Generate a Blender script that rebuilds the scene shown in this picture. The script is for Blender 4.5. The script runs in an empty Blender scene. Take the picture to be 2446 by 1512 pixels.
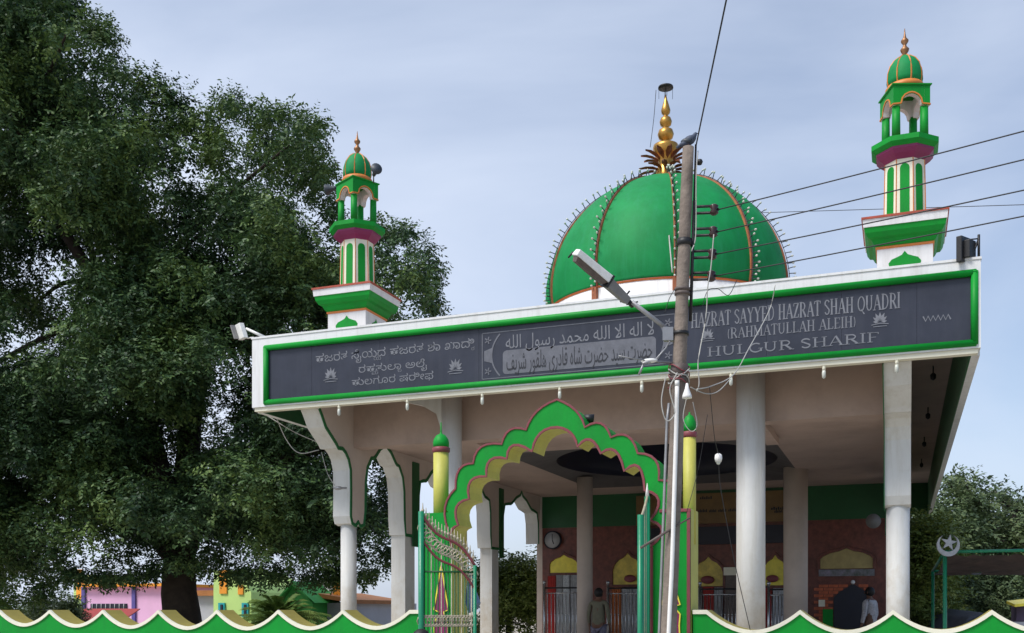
import bpy, bmesh, math, random
import numpy as np
from mathutils import Vector, Matrix
R = math.radians
random.seed(7); rng = np.random.default_rng(11)
scene = bpy.context.scene
col = scene.collection

# ------------------------------------------------------------------ camera
TH = R(20.8); FOC = 2455.0; CXP = 1223.0; HYP = 1457.0; EZ = 1.6
cam_d = bpy.data.cameras.new('camera'); cam = bpy.data.objects.new('camera', cam_d); col.objects.link(cam)
cam.location = (0, 0, EZ); cam.rotation_euler = (R(90), 0, TH)
cam_d.sensor_width = 36; cam_d.lens = 36 * FOC / 2446; cam_d.shift_y = (1457 - 756) / 2446
cam_d.clip_start = 0.1; cam_d.clip_end = 2000
scene.camera = cam

# ------------------------------------------------------------------ world, sun, exposure
SUN_EL, SUN_AZ = 54.0, -145.0
world = bpy.data.worlds.new('World'); scene.world = world; world.use_nodes = True
nt = world.node_tree; nt.nodes.clear()
def N(nt, t, **kw):
    n = nt.nodes.new(t)
    for k, v in kw.items(): setattr(n, k, v)
    return n
out = N(nt, 'ShaderNodeOutputWorld'); bg = N(nt, 'ShaderNodeBackground'); bg.inputs[1].default_value = 0.064
sky = N(nt, 'ShaderNodeTexSky', sky_type='NISHITA'); sky.sun_disc = False
sky.sun_elevation = R(SUN_EL); sky.sun_rotation = R(SUN_AZ); sky.dust_density = 2.0; sky.air_density = 1.0
tc = N(nt, 'ShaderNodeTexCoord'); mp = N(nt, 'ShaderNodeMapping'); mp.inputs['Scale'].default_value = (1.0, 1.0, 2.2)
mp.inputs['Location'].default_value = (0.35, 0.2, 0.1)
nz = N(nt, 'ShaderNodeTexNoise'); nz.inputs['Scale'].default_value = 1.7; nz.inputs['Detail'].default_value = 6; nz.inputs['Roughness'].default_value = 0.5
nz.inputs['Distortion'].default_value = 0.4
rp = N(nt, 'ShaderNodeValToRGB'); rp.color_ramp.elements[0].position = 0.30; rp.color_ramp.elements[1].position = 0.70
rp.color_ramp.elements[0].color = (.28,.28,.28,1); rp.color_ramp.elements[1].color = (.95,.95,.95,1)
mx = N(nt, 'ShaderNodeMix', data_type='RGBA'); mx.inputs[7].default_value = (5.3, 5.9, 7.1, 1)
skm = N(nt, 'ShaderNodeMix', data_type='RGBA', blend_type='MULTIPLY'); skm.inputs[0].default_value = 1.0; skm.inputs[7].default_value = (0.92, 1.0, 1.08, 1)
L = nt.links.new
L(tc.outputs['Generated'], mp.inputs[0]); L(mp.outputs[0], nz.inputs['Vector']); L(nz.outputs[0], rp.inputs[0])
sxw = N(nt, 'ShaderNodeSeparateXYZ'); L(tc.outputs['Generated'], sxw.inputs[0])
cvr = N(nt, 'ShaderNodeMath', operation='MULTIPLY_ADD'); cvr.inputs[1].default_value = -.6; cvr.inputs[2].default_value = -.18; L(sxw.outputs[0], cvr.inputs[0])
cad = N(nt, 'ShaderNodeMath', operation='ADD'); cad.use_clamp = True; L(rp.outputs[0], cad.inputs[0]); L(cvr.outputs[0], cad.inputs[1])
L(sky.outputs[0], skm.inputs[6]); L(cad.outputs[0], mx.inputs[0]); L(skm.outputs[2], mx.inputs[6]); L(mx.outputs[2], bg.inputs[0]); L(bg.outputs[0], out.inputs[0])
sun_d = bpy.data.lights.new('sun', 'SUN'); sun_d.energy = 1.5; sun_d.angle = R(20); sun_d.color = (1.0, 0.96, 0.9)
sun = bpy.data.objects.new('sun', sun_d); col.objects.link(sun)
# direction towards the sun: elevation SUN_EL, azimuth measured clockwise from +Y
az = R(SUN_AZ); el = R(SUN_EL)
sdir = Vector((math.sin(az) * math.cos(el), math.cos(az) * math.cos(el), math.sin(el)))
# overcast light comes from high on the camera side, so the lamp follows the sky's bright part
sun.rotation_euler = sdir.to_track_quat('Z', 'Y').to_euler()
vs = scene.view_settings; vs.view_transform = 'Standard'; vs.look = 'None'; vs.gamma = 1; vs.use_curve_mapping = False; vs.exposure = 1.2
scene.render.engine = 'CYCLES'; scene.cycles.use_denoising = True; scene.cycles.max_bounces = 6

# ------------------------------------------------------------------ photo geometry: survey helpers (pixel of the 2446 px wide view -> point on a real plane)
FW = (-math.sin(TH), math.cos(TH)); RT = (math.cos(TH), math.sin(TH))
def ray(px, py):
    a = (px - CXP) / FOC
    return (FW[0] + a * RT[0], FW[1] + a * RT[1], (HYP - py) / FOC)
def WY(px, py, Y): r = ray(px, py); t = Y / r[1]; return Vector((r[0] * t, Y, EZ + r[2] * t))
def WX(px, py, X): r = ray(px, py); t = X / r[0]; return Vector((X, r[1] * t, EZ + r[2] * t))
def WC(px, py, d): r = ray(px, py); return Vector((r[0] * d, r[1] * d, EZ + r[2] * d))
def WZ(px, py, Z): r = ray(px, py); t = (Z - EZ) / r[2]; return Vector((r[0] * t, r[1] * t, Z))

# ------------------------------------------------------------------ materials
def mat(name, rgb, rough=0.6, var=0.12, scale=2.5, grime=0.0, gcol=(0.12, 0.09, 0.06), bump=0.15, bscale=40.0, metal=0.0, streak=False, col2=None, spec=0.5, trans=0.0, coat=0.0, stain=0.0):
    m = bpy.data.materials.new(name); m.use_nodes = True; t = m.node_tree
    b = t.nodes['Principled BSDF']; b.inputs['Roughness'].default_value = rough; b.inputs['Metallic'].default_value = metal
    b.inputs['Specular IOR Level'].default_value = spec
    if coat: b.inputs['Coat Weight'].default_value = coat
    tc = N(t, 'ShaderNodeTexCoord'); n1 = N(t, 'ShaderNodeTexNoise'); n1.inputs['Scale'].default_value = scale; n1.inputs['Detail'].default_value = 7; n1.inputs['Roughness'].default_value = 0.65
    t.links.new(tc.outputs['Object'], n1.inputs['Vector'])
    cr = N(t, 'ShaderNodeValToRGB'); cr.color_ramp.elements[0].position = 0.3; cr.color_ramp.elements[1].position = 0.7
    c2 = col2 if col2 else tuple(c * (1 + var) for c in rgb)
    cr.color_ramp.elements[0].color = (*[c * (1 - var) for c in rgb], 1); cr.color_ramp.elements[1].color = (*c2, 1)
    t.links.new(n1.outputs[0], cr.inputs[0]); last = cr.outputs[0]
    if grime > 0:
        mpn = N(t, 'ShaderNodeMapping'); mpn.inputs['Scale'].default_value = (6, 6, 0.55) if streak else (1, 1, 1)
        n2 = N(t, 'ShaderNodeTexNoise'); n2.inputs['Scale'].default_value = 1.4; n2.inputs['Detail'].default_value = 8; n2.inputs['Roughness'].default_value = 0.7
        t.links.new(tc.outputs['Object'], mpn.inputs[0]); t.links.new(mpn.outputs[0], n2.inputs['Vector'])
        r2 = N(t, 'ShaderNodeValToRGB'); r2.color_ramp.elements[0].position = 0.48; r2.color_ramp.elements[1].position = 0.78
        r2.color_ramp.elements[0].color = (0, 0, 0, 1); r2.color_ramp.elements[1].color = (grime, grime, grime, 1)
        t.links.new(n2.outputs[0], r2.inputs[0])
        mg = N(t, 'ShaderNodeMix', data_type='RGBA'); mg.inputs[7].default_value = (*gcol, 1)
        t.links.new(r2.outputs[0], mg.inputs[0]); t.links.new(last, mg.inputs[6]); last = mg.outputs[2]
    if stain:
        sx = N(t, 'ShaderNodeSeparateXYZ'); t.links.new(tc.outputs['Object'], sx.inputs[0])
        n4 = N(t, 'ShaderNodeTexNoise'); n4.inputs['Scale'].default_value = 3.5; n4.inputs['Detail'].default_value = 8; n4.inputs['Roughness'].default_value = .7
        t.links.new(tc.outputs['Object'], n4.inputs['Vector'])
        mr = N(t, 'ShaderNodeMapRange'); mr.inputs[1].default_value = stain; mr.inputs[2].default_value = .3; mr.inputs[3].default_value = -.25; mr.inputs[4].default_value = .75
        t.links.new(sx.outputs[2], mr.inputs[0]); ad = N(t, 'ShaderNodeMath', operation='ADD'); ad.use_clamp = True
        t.links.new(mr.outputs[0], ad.inputs[0])
        sb = N(t, 'ShaderNodeMath', operation='MULTIPLY_ADD'); sb.inputs[1].default_value = 1.6; sb.inputs[2].default_value = -.75; t.links.new(n4.outputs[0], sb.inputs[0]); t.links.new(sb.outputs[0], ad.inputs[1])
        mm = N(t, 'ShaderNodeMix', data_type='RGBA'); mm.inputs[7].default_value = (.40, .31, .19, 1); t.links.new(ad.outputs[0], mm.inputs[0]); t.links.new(last, mm.inputs[6]); last = mm.outputs[2]
    t.links.new(last, b.inputs['Base Color'])
    if bump > 0:
        n3 = N(t, 'ShaderNodeTexNoise'); n3.inputs['Scale'].default_value = bscale; n3.inputs['Detail'].default_value = 4
        t.links.new(tc.outputs['Object'], n3.inputs['Vector'])
        bp = N(t, 'ShaderNodeBump'); bp.inputs['Strength'].default_value = bump; bp.inputs['Distance'].default_value = 0.01
        t.links.new(n3.outputs[0], bp.inputs['Height']); t.links.new(bp.outputs[0], b.inputs['Normal'])
    return m
M = {}
M['white'] = mat('white_paint', (.74, .745, .75), .55, .05, 2, .42, (.34, .31, .27), streak=True)
M['column'] = mat('column_paint', (.66, .655, .63), .6, .06, 2, .45, (.40, .35, .26), streak=True, stain=2.6)
M['cream'] = mat('cream_paint', (.80, .77, .62), .55, .05, 4, .2, (.4, .35, .25))
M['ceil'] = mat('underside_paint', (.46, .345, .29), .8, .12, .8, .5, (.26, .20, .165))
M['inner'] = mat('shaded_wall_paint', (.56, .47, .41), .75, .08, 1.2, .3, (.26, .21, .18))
M['green'] = mat('green_paint', (.005, .27, .030), .5, .16, 1.3, .42, (.015, .15, .035), streak=True, spec=.2)
M['domegreen'] = mat('dome_green_paint', (.006, .225, .06), .62, .2, 1.4, .55, (.022, .27, .115), streak=True, spec=.2)
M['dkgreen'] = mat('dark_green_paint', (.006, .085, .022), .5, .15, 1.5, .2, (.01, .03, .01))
M['outline'] = mat('green_line_paint', (.008, .13, .035), .5, .1)
M['maroon'] = mat('maroon_line_paint', (.21, .045, .055), .5, .15, 6)
M['purple'] = mat('magenta_paint', (.22, .018, .10), .5, .12, 4)
M['orange'] = mat('orange_line_paint', (.62, .20, .04), .5, .12, 6)
M['ribline'] = mat('rust_orange_rib_paint', (.34, .11, .045), .6, .3, 9)
M['redline'] = mat('red_line_paint', (.36, .06, .03), .5, .2, 8)
M['yellow'] = mat('yellow_paint', (.50, .48, .09), .55, .12, 3, .45, (.32, .27, .07), streak=True)
M['olive'] = mat('olive_yellow_paint', (.28, .23, .045), .6, .12, 4, .3, (.16, .14, .04))
M['granite'] = mat('polished_granite', (.034, .038, .056), .34, .25, 1.3, .35, (.065, .068, .085), bump=0, spec=.35, streak=True)
M['letter'] = mat('engraved_letter', (.17, .178, .205), .6, .2, 12, bump=0)
M['engrave'] = mat('engraved_dark_letter', (.02, .022, .03), .5, .2, 10, bump=0)
M['panel'] = mat('engraved_panel', (.12, .125, .15), .5, .2, 10, bump=0)
M['gold'] = mat('gilded_metal', (.50, .27, .06), .35, .2, 8, .3, (.18, .09, .03), metal=.75)
M['brass'] = mat('dull_brass', (.30, .15, .07), .45, .3, 12, metal=.6)
M['black'] = mat('black_metal', (.012, .012, .014), .5, .2, 8)
M['navy'] = mat('navy_paint', (.008, .010, .022), .5, .2, 2)
M['greyframe'] = mat('grey_plaster', (.10, .092, .09), .8, .15, 2)
M['galv'] = mat('galvanised_steel', (.34, .34, .35), .45, .15, 10, .3, (.12, .10, .09), metal=.5)
M['lampwhite'] = mat('lamp_housing_white', (.78, .78, .75), .5, .1, 12, .4, (.2, .19, .17))
M['lampgrey'] = mat('lamp_housing_grey', (.21, .205, .20), .5, .15, 10, .3, (.08, .08, .07))
M['lampin'] = mat('lamp_reflector_rusty', (.11, .085, .075), .6, .3, 14)
M['pipe'] = mat('pvc_pipe_white', (.82, .80, .77), .4, .05, 10)
M['wire'] = mat('black_cable', (.02, .02, .022), .6, .1)
M['wirew'] = mat('pale_cable', (.42, .41, .38), .6, .15)
M['brown'] = mat('brown_porcelain', (.045, .022, .02), .25, .2, 20)
M['bulb'] = mat('white_bulb', (.58, .60, .54), .25, .05, bump=0)
M['stalk'] = mat('dark_socket', (.035, .045, .06), .5, .2)
M['teal'] = mat('teal_green_enamel', (.008, .21, .10), .35, .1, 6, .2, (.02, .1, .06))
M['grille'] = mat('pale_wrought_metal', (.42, .37, .27), .5, .25, 20, .3, (.15, .08, .05))
M['chrome'] = mat('stainless_steel', (.55, .55, .56), .25, .1, metal=.9)
M['brickred'] = mat('dark_red_tile', (.15, .040, .026), .45, .5, 7, .5, (.05, .016, .014))
M['orangebrick'] = mat('orange_brick_tile', (.46, .10, .035), .5, .3, 8, .3, (.2, .05, .03))
M['yellowtile'] = mat('yellow_arch_tile', (.62, .48, .08), .4, .35, 5)
M['beigetile'] = mat('beige_arch_tile', (.40, .31, .12), .5, .2, 5)
M['brightyellow'] = mat('bright_yellow_panel', (.85, .72, .07), .4, .15, 6)
M['curtain'] = mat('silver_drape', (.42, .43, .45), .5, .3, 12, .4, (.16, .15, .16))
M['redcloth'] = mat('red_cloth', (.40, .04, .035), .7, .2, 10)
M['orangecloth'] = mat('orange_cloth', (.42, .13, .04), .7, .2, 10)
M['dial'] = mat('clock_dial', (.36, .36, .37), .4, .05)
M['doordark'] = mat('dark_door', (.013, .014, .028), .5, .2, 4)
M['plaster'] = mat('floor_stone', (.50, .47, .43), .6, .15, 2)
M['ground'] = mat('dusty_ground', (.40, .35, .285), .95, .25, .3, .4, (.12, .13, .07), bump=.6, bscale=6)
M['asphalt'] = mat('dusty_concrete_road', (.30, .275, .24), .9, .25, 1.2, .3, (.18, .16, .13), bump=.5, bscale=60)
M['bark'] = mat('bark', (.035, .026, .02), .95, .4, 5, .4, (.015, .012, .01), bump=1, bscale=12)
M['skin'] = mat('skin', (.16, .075, .045), .55, .08, 8, bump=0)
M['hair'] = mat('hair', (.008, .007, .007), .6, .2, 20, bump=.3)
M['shirt1'] = mat('khaki_shirt', (.17, .16, .11), .85, .12, 12)
M['shirt2'] = mat('white_patterned_shirt', (.50, .49, .52), .8, .35, 30)
M['trouser1'] = mat('lilac_grey_trousers', (.17, .16, .22), .85, .12, 12)
M['trouser2'] = mat('dark_trousers', (.03, .03, .04), .85, .12, 12)
M['pigeon'] = mat('pigeon_feathers', (.055, .07, .11), .6, .45, 25)
M['bluecloth'] = mat('blue_cloth', (.13, .20, .32), .8, .15, 8)
M['pink'] = mat('pink_house_paint', (.78, .45, .68), .7, .06, 1, .2, (.45, .3, .38))
M['lime'] = mat('lime_house_paint', (.52, .74, .24), .7, .06, 1, .2, (.3, .4, .15))
M['orangep'] = mat('orange_house_paint', (.85, .33, .03), .7, .1, 1)
M['tealwin'] = mat('teal_shutter', (.02, .38, .42), .5, .1)
M['bluetrim'] = mat('blue_violet_trim', (.10, .08, .30), .6, .1)
M['greywall'] = mat('grey_white_wall', (.46, .47, .52), .8, .08, 1, .3, (.3, .3, .3))
M['brownroof'] = mat('brown_roof_edge', (.36, .14, .04), .7, .2)
M['greengable'] = mat('bright_green_wall', (.05, .36, .06), .7, .1)
M['redawn'] = mat('red_awning', (.33, .03, .025), .6, .15, 4)
M['shedroof'] = mat('tattered_brown_net', (.055, .035, .03), .9, .6, 3)
M['tarp'] = mat('grey_tarpaulin', (.06, .065, .08), .6, .3, 2)
M['violet'] = mat('violet_cloth', (.11, .08, .13), .8, .2, 4)
def mat_pole():
    m = mat('weathered_concrete_pole', (.215, .175, .145), .9, .32, 6, .7, (.085, .07, .06), bump=.8, bscale=30, streak=True)
    return m
M['pole'] = mat_pole()
def leaf(name, a, b, c):
    m = bpy.data.materials.new(name); m.use_nodes = True; t = m.node_tree; p = t.nodes['Principled BSDF']
    p.inputs['Roughness'].default_value = .55; p.inputs['Specular IOR Level'].default_value = .35
    tc = N(t, 'ShaderNodeTexCoord'); n1 = N(t, 'ShaderNodeTexNoise'); n1.inputs['Scale'].default_value = .42; n1.inputs['Detail'].default_value = 4; n1.inputs['Roughness'].default_value = .6
    g = N(t, 'ShaderNodeNewGeometry'); ad = N(t, 'ShaderNodeMath', operation='MULTIPLY_ADD'); ad.inputs[1].default_value = .22
    t.links.new(tc.outputs['Object'], n1.inputs[0]); t.links.new(g.outputs['Random Per Island'], ad.inputs[0]); t.links.new(n1.outputs[0], ad.inputs[2])
    cr = N(t, 'ShaderNodeValToRGB'); e = cr.color_ramp.elements; e[0].position = .42; e[1].position = .82; e[0].color = (*a, 1); e[1].color = (*c, 1)
    k = e.new(.6); k.color = (*b, 1)
    t.links.new(ad.outputs[0], cr.inputs[0]); t.links.new(cr.outputs[0], p.inputs['Base Color'])
    tr = N(t, 'ShaderNodeBsdfTranslucent'); t.links.new(cr.outputs[0], tr.inputs[0])
    ms = N(t, 'ShaderNodeMixShader'); ms.inputs[0].default_value = .15
    t.links.new(p.outputs[0], ms.inputs[1]); t.links.new(tr.outputs[0], ms.inputs[2]); t.links.new(ms.outputs[0], t.nodes['Material Output'].inputs[0])
    return m
M['leaf'] = leaf('neem_leaves', (.018, .044, .022), (.058, .118, .040), (.14, .21, .05))
M['leaf2'] = leaf('dark_leaves', (.045, .075, .035), (.08, .125, .05), (.14, .18, .07))
M['leaf3'] = leaf('yellowgreen_leaves', (.07, .11, .02), (.14, .19, .035), (.22, .26, .06))
M['palm'] = leaf('palm_leaves', (.06, .11, .02), (.09, .15, .03), (.16, .21, .04))

# ------------------------------------------------------------------ mesh helpers
def wloc(o):
    v = Vector((0, 0, 0))
    while o is not None: v += o.location; o = o.parent
    return v
def tag(o, label=None, cat=None, group=None, kind=None):
    if label: o['label'] = label
    if cat: o['category'] = cat
    if group: o['group'] = group
    if kind: o['kind'] = kind
    return o
def thing(name, label, cat, loc, group=None):
    o = bpy.data.objects.new(name, None); col.objects.link(o); o.location = loc; o.empty_display_size = .3
    return tag(o, label, cat, group)
class MB:
    def __init__(s): s.v = []; s.f = []; s.m = []; s.s = []
    def add(s, vs, fs, mi=0, sm=False):
        b = len(s.v); s.v += [tuple(v) for v in vs]
        for i, f in enumerate(fs):
            s.f.append([b + k for k in f]); s.m.append(mi[i] if isinstance(mi, list) else mi); s.s.append(sm)
        return s
    def box(s, x0, y0, z0, x1, y1, z1, mi=0):
        if x0 > x1: x0, x1 = x1, x0
        if y0 > y1: y0, y1 = y1, y0
        if z0 > z1: z0, z1 = z1, z0
        vs = [(x0,y0,z0),(x1,y0,z0),(x1,y1,z0),(x0,y1,z0),(x0,y0,z1),(x1,y0,z1),(x1,y1,z1),(x0,y1,z1)]
        return s.add(vs, [(0,3,2,1),(4,5,6,7),(0,1,5,4),(1,2,6,5),(2,3,7,6),(3,0,4,7)], mi)
    def obox(s, c, ax, ay, az, hx, hy, hz, mi=0):
        c = Vector(c); X = Vector(ax).normalized() * hx; Y = Vector(ay).normalized() * hy; Z = Vector(az).normalized() * hz
        vs = [c - X - Y - Z, c + X - Y - Z, c + X + Y - Z, c - X + Y - Z, c - X - Y + Z, c + X - Y + Z, c + X + Y + Z, c - X + Y + Z]
        return s.add(vs, [(0,3,2,1),(4,5,6,7),(0,1,5,4),(1,2,6,5),(2,3,7,6),(3,0,4,7)], mi)
    def prism(s, pts, off, mi=0, ms=None, mb=None, sm=False):
        off = Vector(off); n = len(pts); pts = [Vector(p) for p in pts]
        if ms is None: ms = mi
        if mb is None: mb = mi
        s.add(pts, [tuple(range(n))], mi); s.add([p + off for p in pts], [tuple(reversed(range(n)))], mb)
        vs = pts + [p + off for p in pts]
        return s.add(vs, [(i, (i + 1) % n, n + (i + 1) % n, n + i) for i in range(n)], ms, sm)
    def tube(s, pts, r, n=6, mi=0, cap=True):
        pts = [Vector(p) for p in pts]; rs = r if isinstance(r, (list, tuple)) else [r] * len(pts)
        vs = []; k = len(pts)
        up = Vector((0, 0, 1))
        for i, p in enumerate(pts):
            d = (pts[min(i + 1, k - 1)] - pts[max(i - 1, 0)]).normalized()
            a = d.cross(up) if abs(d.z) < .95 else d.cross(Vector((0, 1, 0)))
            a.normalize(); b = d.cross(a).normalized()
            for j in range(n):
                t = 2 * math.pi * j / n; vs.append(p + (a * math.cos(t) + b * math.sin(t)) * rs[i])
        fs = [(i * n + j, i * n + (j + 1) % n, (i + 1) * n + (j + 1) % n, (i + 1) * n + j) for i in range(k - 1) for j in range(n)]
        if cap: fs += [tuple(reversed(range(n))), tuple(range((k - 1) * n, k * n))]
        return s.add(vs, fs, mi, n > 4)
    def lathe(s, prof, cx, cy, n=32, mi=0, ph=0.0, sm=True, bulge=None):
        vs = []; fs = []; m = []
        for (r, z) in prof:
            for j in range(n):
                t = 2 * math.pi * j / n + ph; rr = max(r, 1e-4) * (bulge(t) if bulge else 1)
                vs.append((cx + rr * math.cos(t), cy + rr * math.sin(t), z))
        for i in range(len(prof) - 1):
            for j in range(n):
                fs.append((i * n + j, i * n + (j + 1) % n, (i + 1) * n + (j + 1) % n, (i + 1) * n + j)); m.append(mi[i] if isinstance(mi, list) else mi)
        s.add(vs, fs, m, sm)
        if prof[0][0] > 1e-3: s.add(vs[:n], [tuple(reversed(range(n)))], m[0])
        if prof[-1][0] > 1e-3: s.add(vs[-n:], [tuple(range(n))], m[-1])
        return s
    def strip(s, pts, w, nrm, mi=0, lift=0.0):
        """flat ribbon of width w along pts in the plane with normal nrm"""
        pts = [Vector(p) for p in pts]; nrm = Vector(nrm).normalized(); k = len(pts); vs = []
        for i, p in enumerate(pts):
            d = (pts[min(i + 1, k - 1)] - pts[max(i - 1, 0)]).normalized(); a = d.cross(nrm).normalized() * w / 2
            vs += [p + a + nrm * lift, p - a + nrm * lift]
        return s.add(vs, [(2 * i, 2 * i + 1, 2 * i + 3, 2 * i + 2) for i in range(k - 1)], mi)
    def bar(s, pts, w, nrm, dep, mi=0):
        """raised moulding: ribbon with depth"""
        pts = [Vector(p) for p in pts]; nrm = Vector(nrm).normalized(); k = len(pts); vs = []
        for i, p in enumerate(pts):
            d = (pts[min(i + 1, k - 1)] - pts[max(i - 1, 0)]).normalized(); a = d.cross(nrm).normalized() * w / 2
            vs += [p + a, p + a * .8 + nrm * dep, p - a * .8 + nrm * dep, p - a]
        fs = []
        for i in range(k - 1):
            for j in range(3): fs.append((4 * i + j, 4 * i + j + 1, 4 * i + 5 + j, 4 * i + 4 + j))
        fs += [(0, 3, 2, 1), (4 * k - 4, 4 * k - 3, 4 * k - 2, 4 * k - 1)]
        return s.add(vs, fs, mi)
    def ball(s, c, r, n=10, mi=0, sq=(1, 1, 1)):
        c = Vector(c); k = max(4, n // 2); vs = [c + Vector((0, 0, -r * sq[2]))]; fs = []
        for i in range(1, k):
            t = math.pi * i / k
            for j in range(n):
                a = 2 * math.pi * j / n
                vs.append(c + Vector((r * math.sin(t) * math.cos(a) * sq[0], r * math.sin(t) * math.sin(a) * sq[1], -r * math.cos(t) * sq[2])))
        vs.append(c + Vector((0, 0, r * sq[2]))); e = len(vs) - 1
        for j in range(n):
            fs.append((0, 1 + (j + 1) % n, 1 + j)); fs.append((e, e - n + j, e - n + (j + 1) % n))
        for i in range(k - 2):
            for j in range(n): fs.append((1 + i * n + j, 1 + i * n + (j + 1) % n, 1 + (i + 1) * n + (j + 1) % n, 1 + (i + 1) * n + j))
        return s.add(vs, fs, mi, True)
    def build(s, name, mats, parent=None, label=None, kind=None, bevel=0.0):
        if not isinstance(mats, (list, tuple)): mats = [mats]
        me = bpy.data.meshes.new(name); o = bpy.data.objects.new(name, me); col.objects.link(o)
        w = Vector((0, 0, 0))
        if parent is not None: o.parent = parent; w = wloc(parent)
        me.from_pydata([(v[0] - w.x, v[1] - w.y, v[2] - w.z) for v in s.v], [], s.f)
        for m in mats: me.materials.append(m)
        me.polygons.foreach_set('material_index', s.m); me.polygons.foreach_set('use_smooth', s.s)
        bm = bmesh.new(); bm.from_mesh(me); bmesh.ops.remove_doubles(bm, verts=bm.verts, dist=1e-5) if not name.startswith('letter') else None
        bmesh.ops.recalc_face_normals(bm, faces=bm.faces); bm.to_mesh(me); bm.free()
        if bevel > 0:
            b = o.modifiers.new('bevel', 'BEVEL'); b.width = bevel; b.segments = 2; b.limit_method = 'ANGLE'
        if label: o['label'] = label
        if kind: o['kind'] = kind
        return o
def struct(o): o['kind'] = 'structure'; return o
def smoothpath(p, n=6):
    """Catmull-Rom"""
    p = [Vector(q) for q in p]; p = [p[0] * 2 - p[1]] + p + [p[-1] * 2 - p[-2]]; o = []
    for i in range(1, len(p) - 2):
        for k in range(n):
            t = k / n; a, b, c, d = p[i - 1:i + 3]
            o.append(.5 * ((2 * b) + (c - a) * t + (2 * a - 5 * b + 4 * c - d) * t * t + (3 * b - a - 3 * c + d) * t ** 3))
    o.append(p[-2]); return o

# ------------------------------------------------------------------ ground
g = MB(); g.add([(-500, -300, 0), (500, -300, 0), (500, 700, 0), (-500, 700, 0)], [(0, 1, 2, 3)]); struct(g.build('ground', M['ground']))
g = MB(); g.box(-60, -4, .004, 60, 6.5, .012); struct(g.build('road', M['asphalt']))
g = MB(); g.box(-60, 6.5, .0, 60, 8.2, .13); struct(g.build('pavement', M['plaster'], bevel=.01))

exec_order = []
# ================================================================== SHRINE BUILDING
B = thing('shrine_building', 'white and green domed shrine hall with a long sign board over its open porch', 'shrine', (-4.4, 14.0, 0))
FX0, FX1, FY, FZ0, FZ1 = -9.8, 0.91, 14.0, 4.80, 5.96
BY = 25.0; YE = 37.0; CZ = 5.84; HC = 4.5
XL0, XL1 = -9.0, -8.66; XR0, XR1 = -0.23, 0.11
# plinth and floor
g = MB(); g.box(-9.4, 14.7, 0, .5, YE, .40); g.box(-9.6, 14.4, 0, .7, 14.7, .2); g.build('plinth', M['plaster'], B, bevel=.01)
# roof slab
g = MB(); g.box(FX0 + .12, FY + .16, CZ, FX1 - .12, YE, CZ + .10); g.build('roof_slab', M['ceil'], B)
# fascia: front frame with a recess for the board
g = MB()
SX0, SX1, SZ0, SZ1 = -9.54, 0.84, 4.925, 5.80
g.box(FX0, FY, 4.86, SX0, FY + .16, FZ1); g.box(SX1, FY, 4.86, FX1, FY + .16, FZ1)
g.box(SX0, FY, 4.86, SX1, FY + .16, SZ0); g.box(SX0, FY, SZ1, SX1, FY + .16, FZ1)
g.box(SX0, FY + .08, SZ0, SX1, FY + .16, SZ1)
fas = g.build('front_fascia', M['white'], B)
g = MB(); g.box(FX0 + .03, FY + .025, FZ0, FX1 - .03, FY + .15, 4.858); g.build('drip_ledge', M['cream'], fas)
g = MB(); g.box(FX0 - .01, FY - .012, FZ1, FX1 + .01, FY + .30, FZ1 + .03); g.build('coping', M['white'], fas)
# side and back skirts, green inside
for nm, x0, x1, inn in (('side_skirt', FX0, FX0 + .12, 1), ('side_skirt', FX1 - .12, FX1, -1)):
    g = MB(); g.box(x0 + (.02 if inn < 0 else 0), FY + .16, FZ0, x1 - (.02 if inn > 0 else 0), YE, FZ1)
    xi = x1 - .02 if inn > 0 else x0
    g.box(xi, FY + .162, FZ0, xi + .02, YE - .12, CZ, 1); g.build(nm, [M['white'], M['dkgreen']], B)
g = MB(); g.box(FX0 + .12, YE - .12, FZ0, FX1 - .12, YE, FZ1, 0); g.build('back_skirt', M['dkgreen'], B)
# sign board
g = MB(); g.box(SX0, FY + .045, SZ0, SX1, FY + .079, SZ1); sign = g.build('sign_board', M['black'], B, 'dark polished granite board with engraved lettering in three scripts')
seams = [SX0] + [WY(px, 850, FY).x for px in (742, 905, 1142, 1620, 1830, 2010, 2190)] + [SX1]
for a_, b_2 in zip(seams[:-1], seams[1:]):
    g = MB(); g.box(a_ + .0015, FY + .03, SZ0 + .002, b_2 - .0015, FY + .0448, SZ1 - .002); g.build('granite_panel', M['granite'], sign)
g = MB()
b_ = .045
for (a, b) in (((SX0, SZ0), (SX1, SZ0)), ((SX0, SZ1), (SX1, SZ1))):
    g.tube([(a[0] - .02, FY + .005, a[1]), (b[0] + .02, FY + .005, b[1])], b_, 10)
for x in (SX0, SX1): g.tube([(x, FY + .005, SZ0 - .02), (x, FY + .005, SZ1 + .02)], b_, 10)
g.build('green_bead_frame', M['green'], sign)
YS = FY + .026      # lettering plane
def fpt(px, py):
    p = WY(px, py, YS); return p.x, p.z
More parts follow.
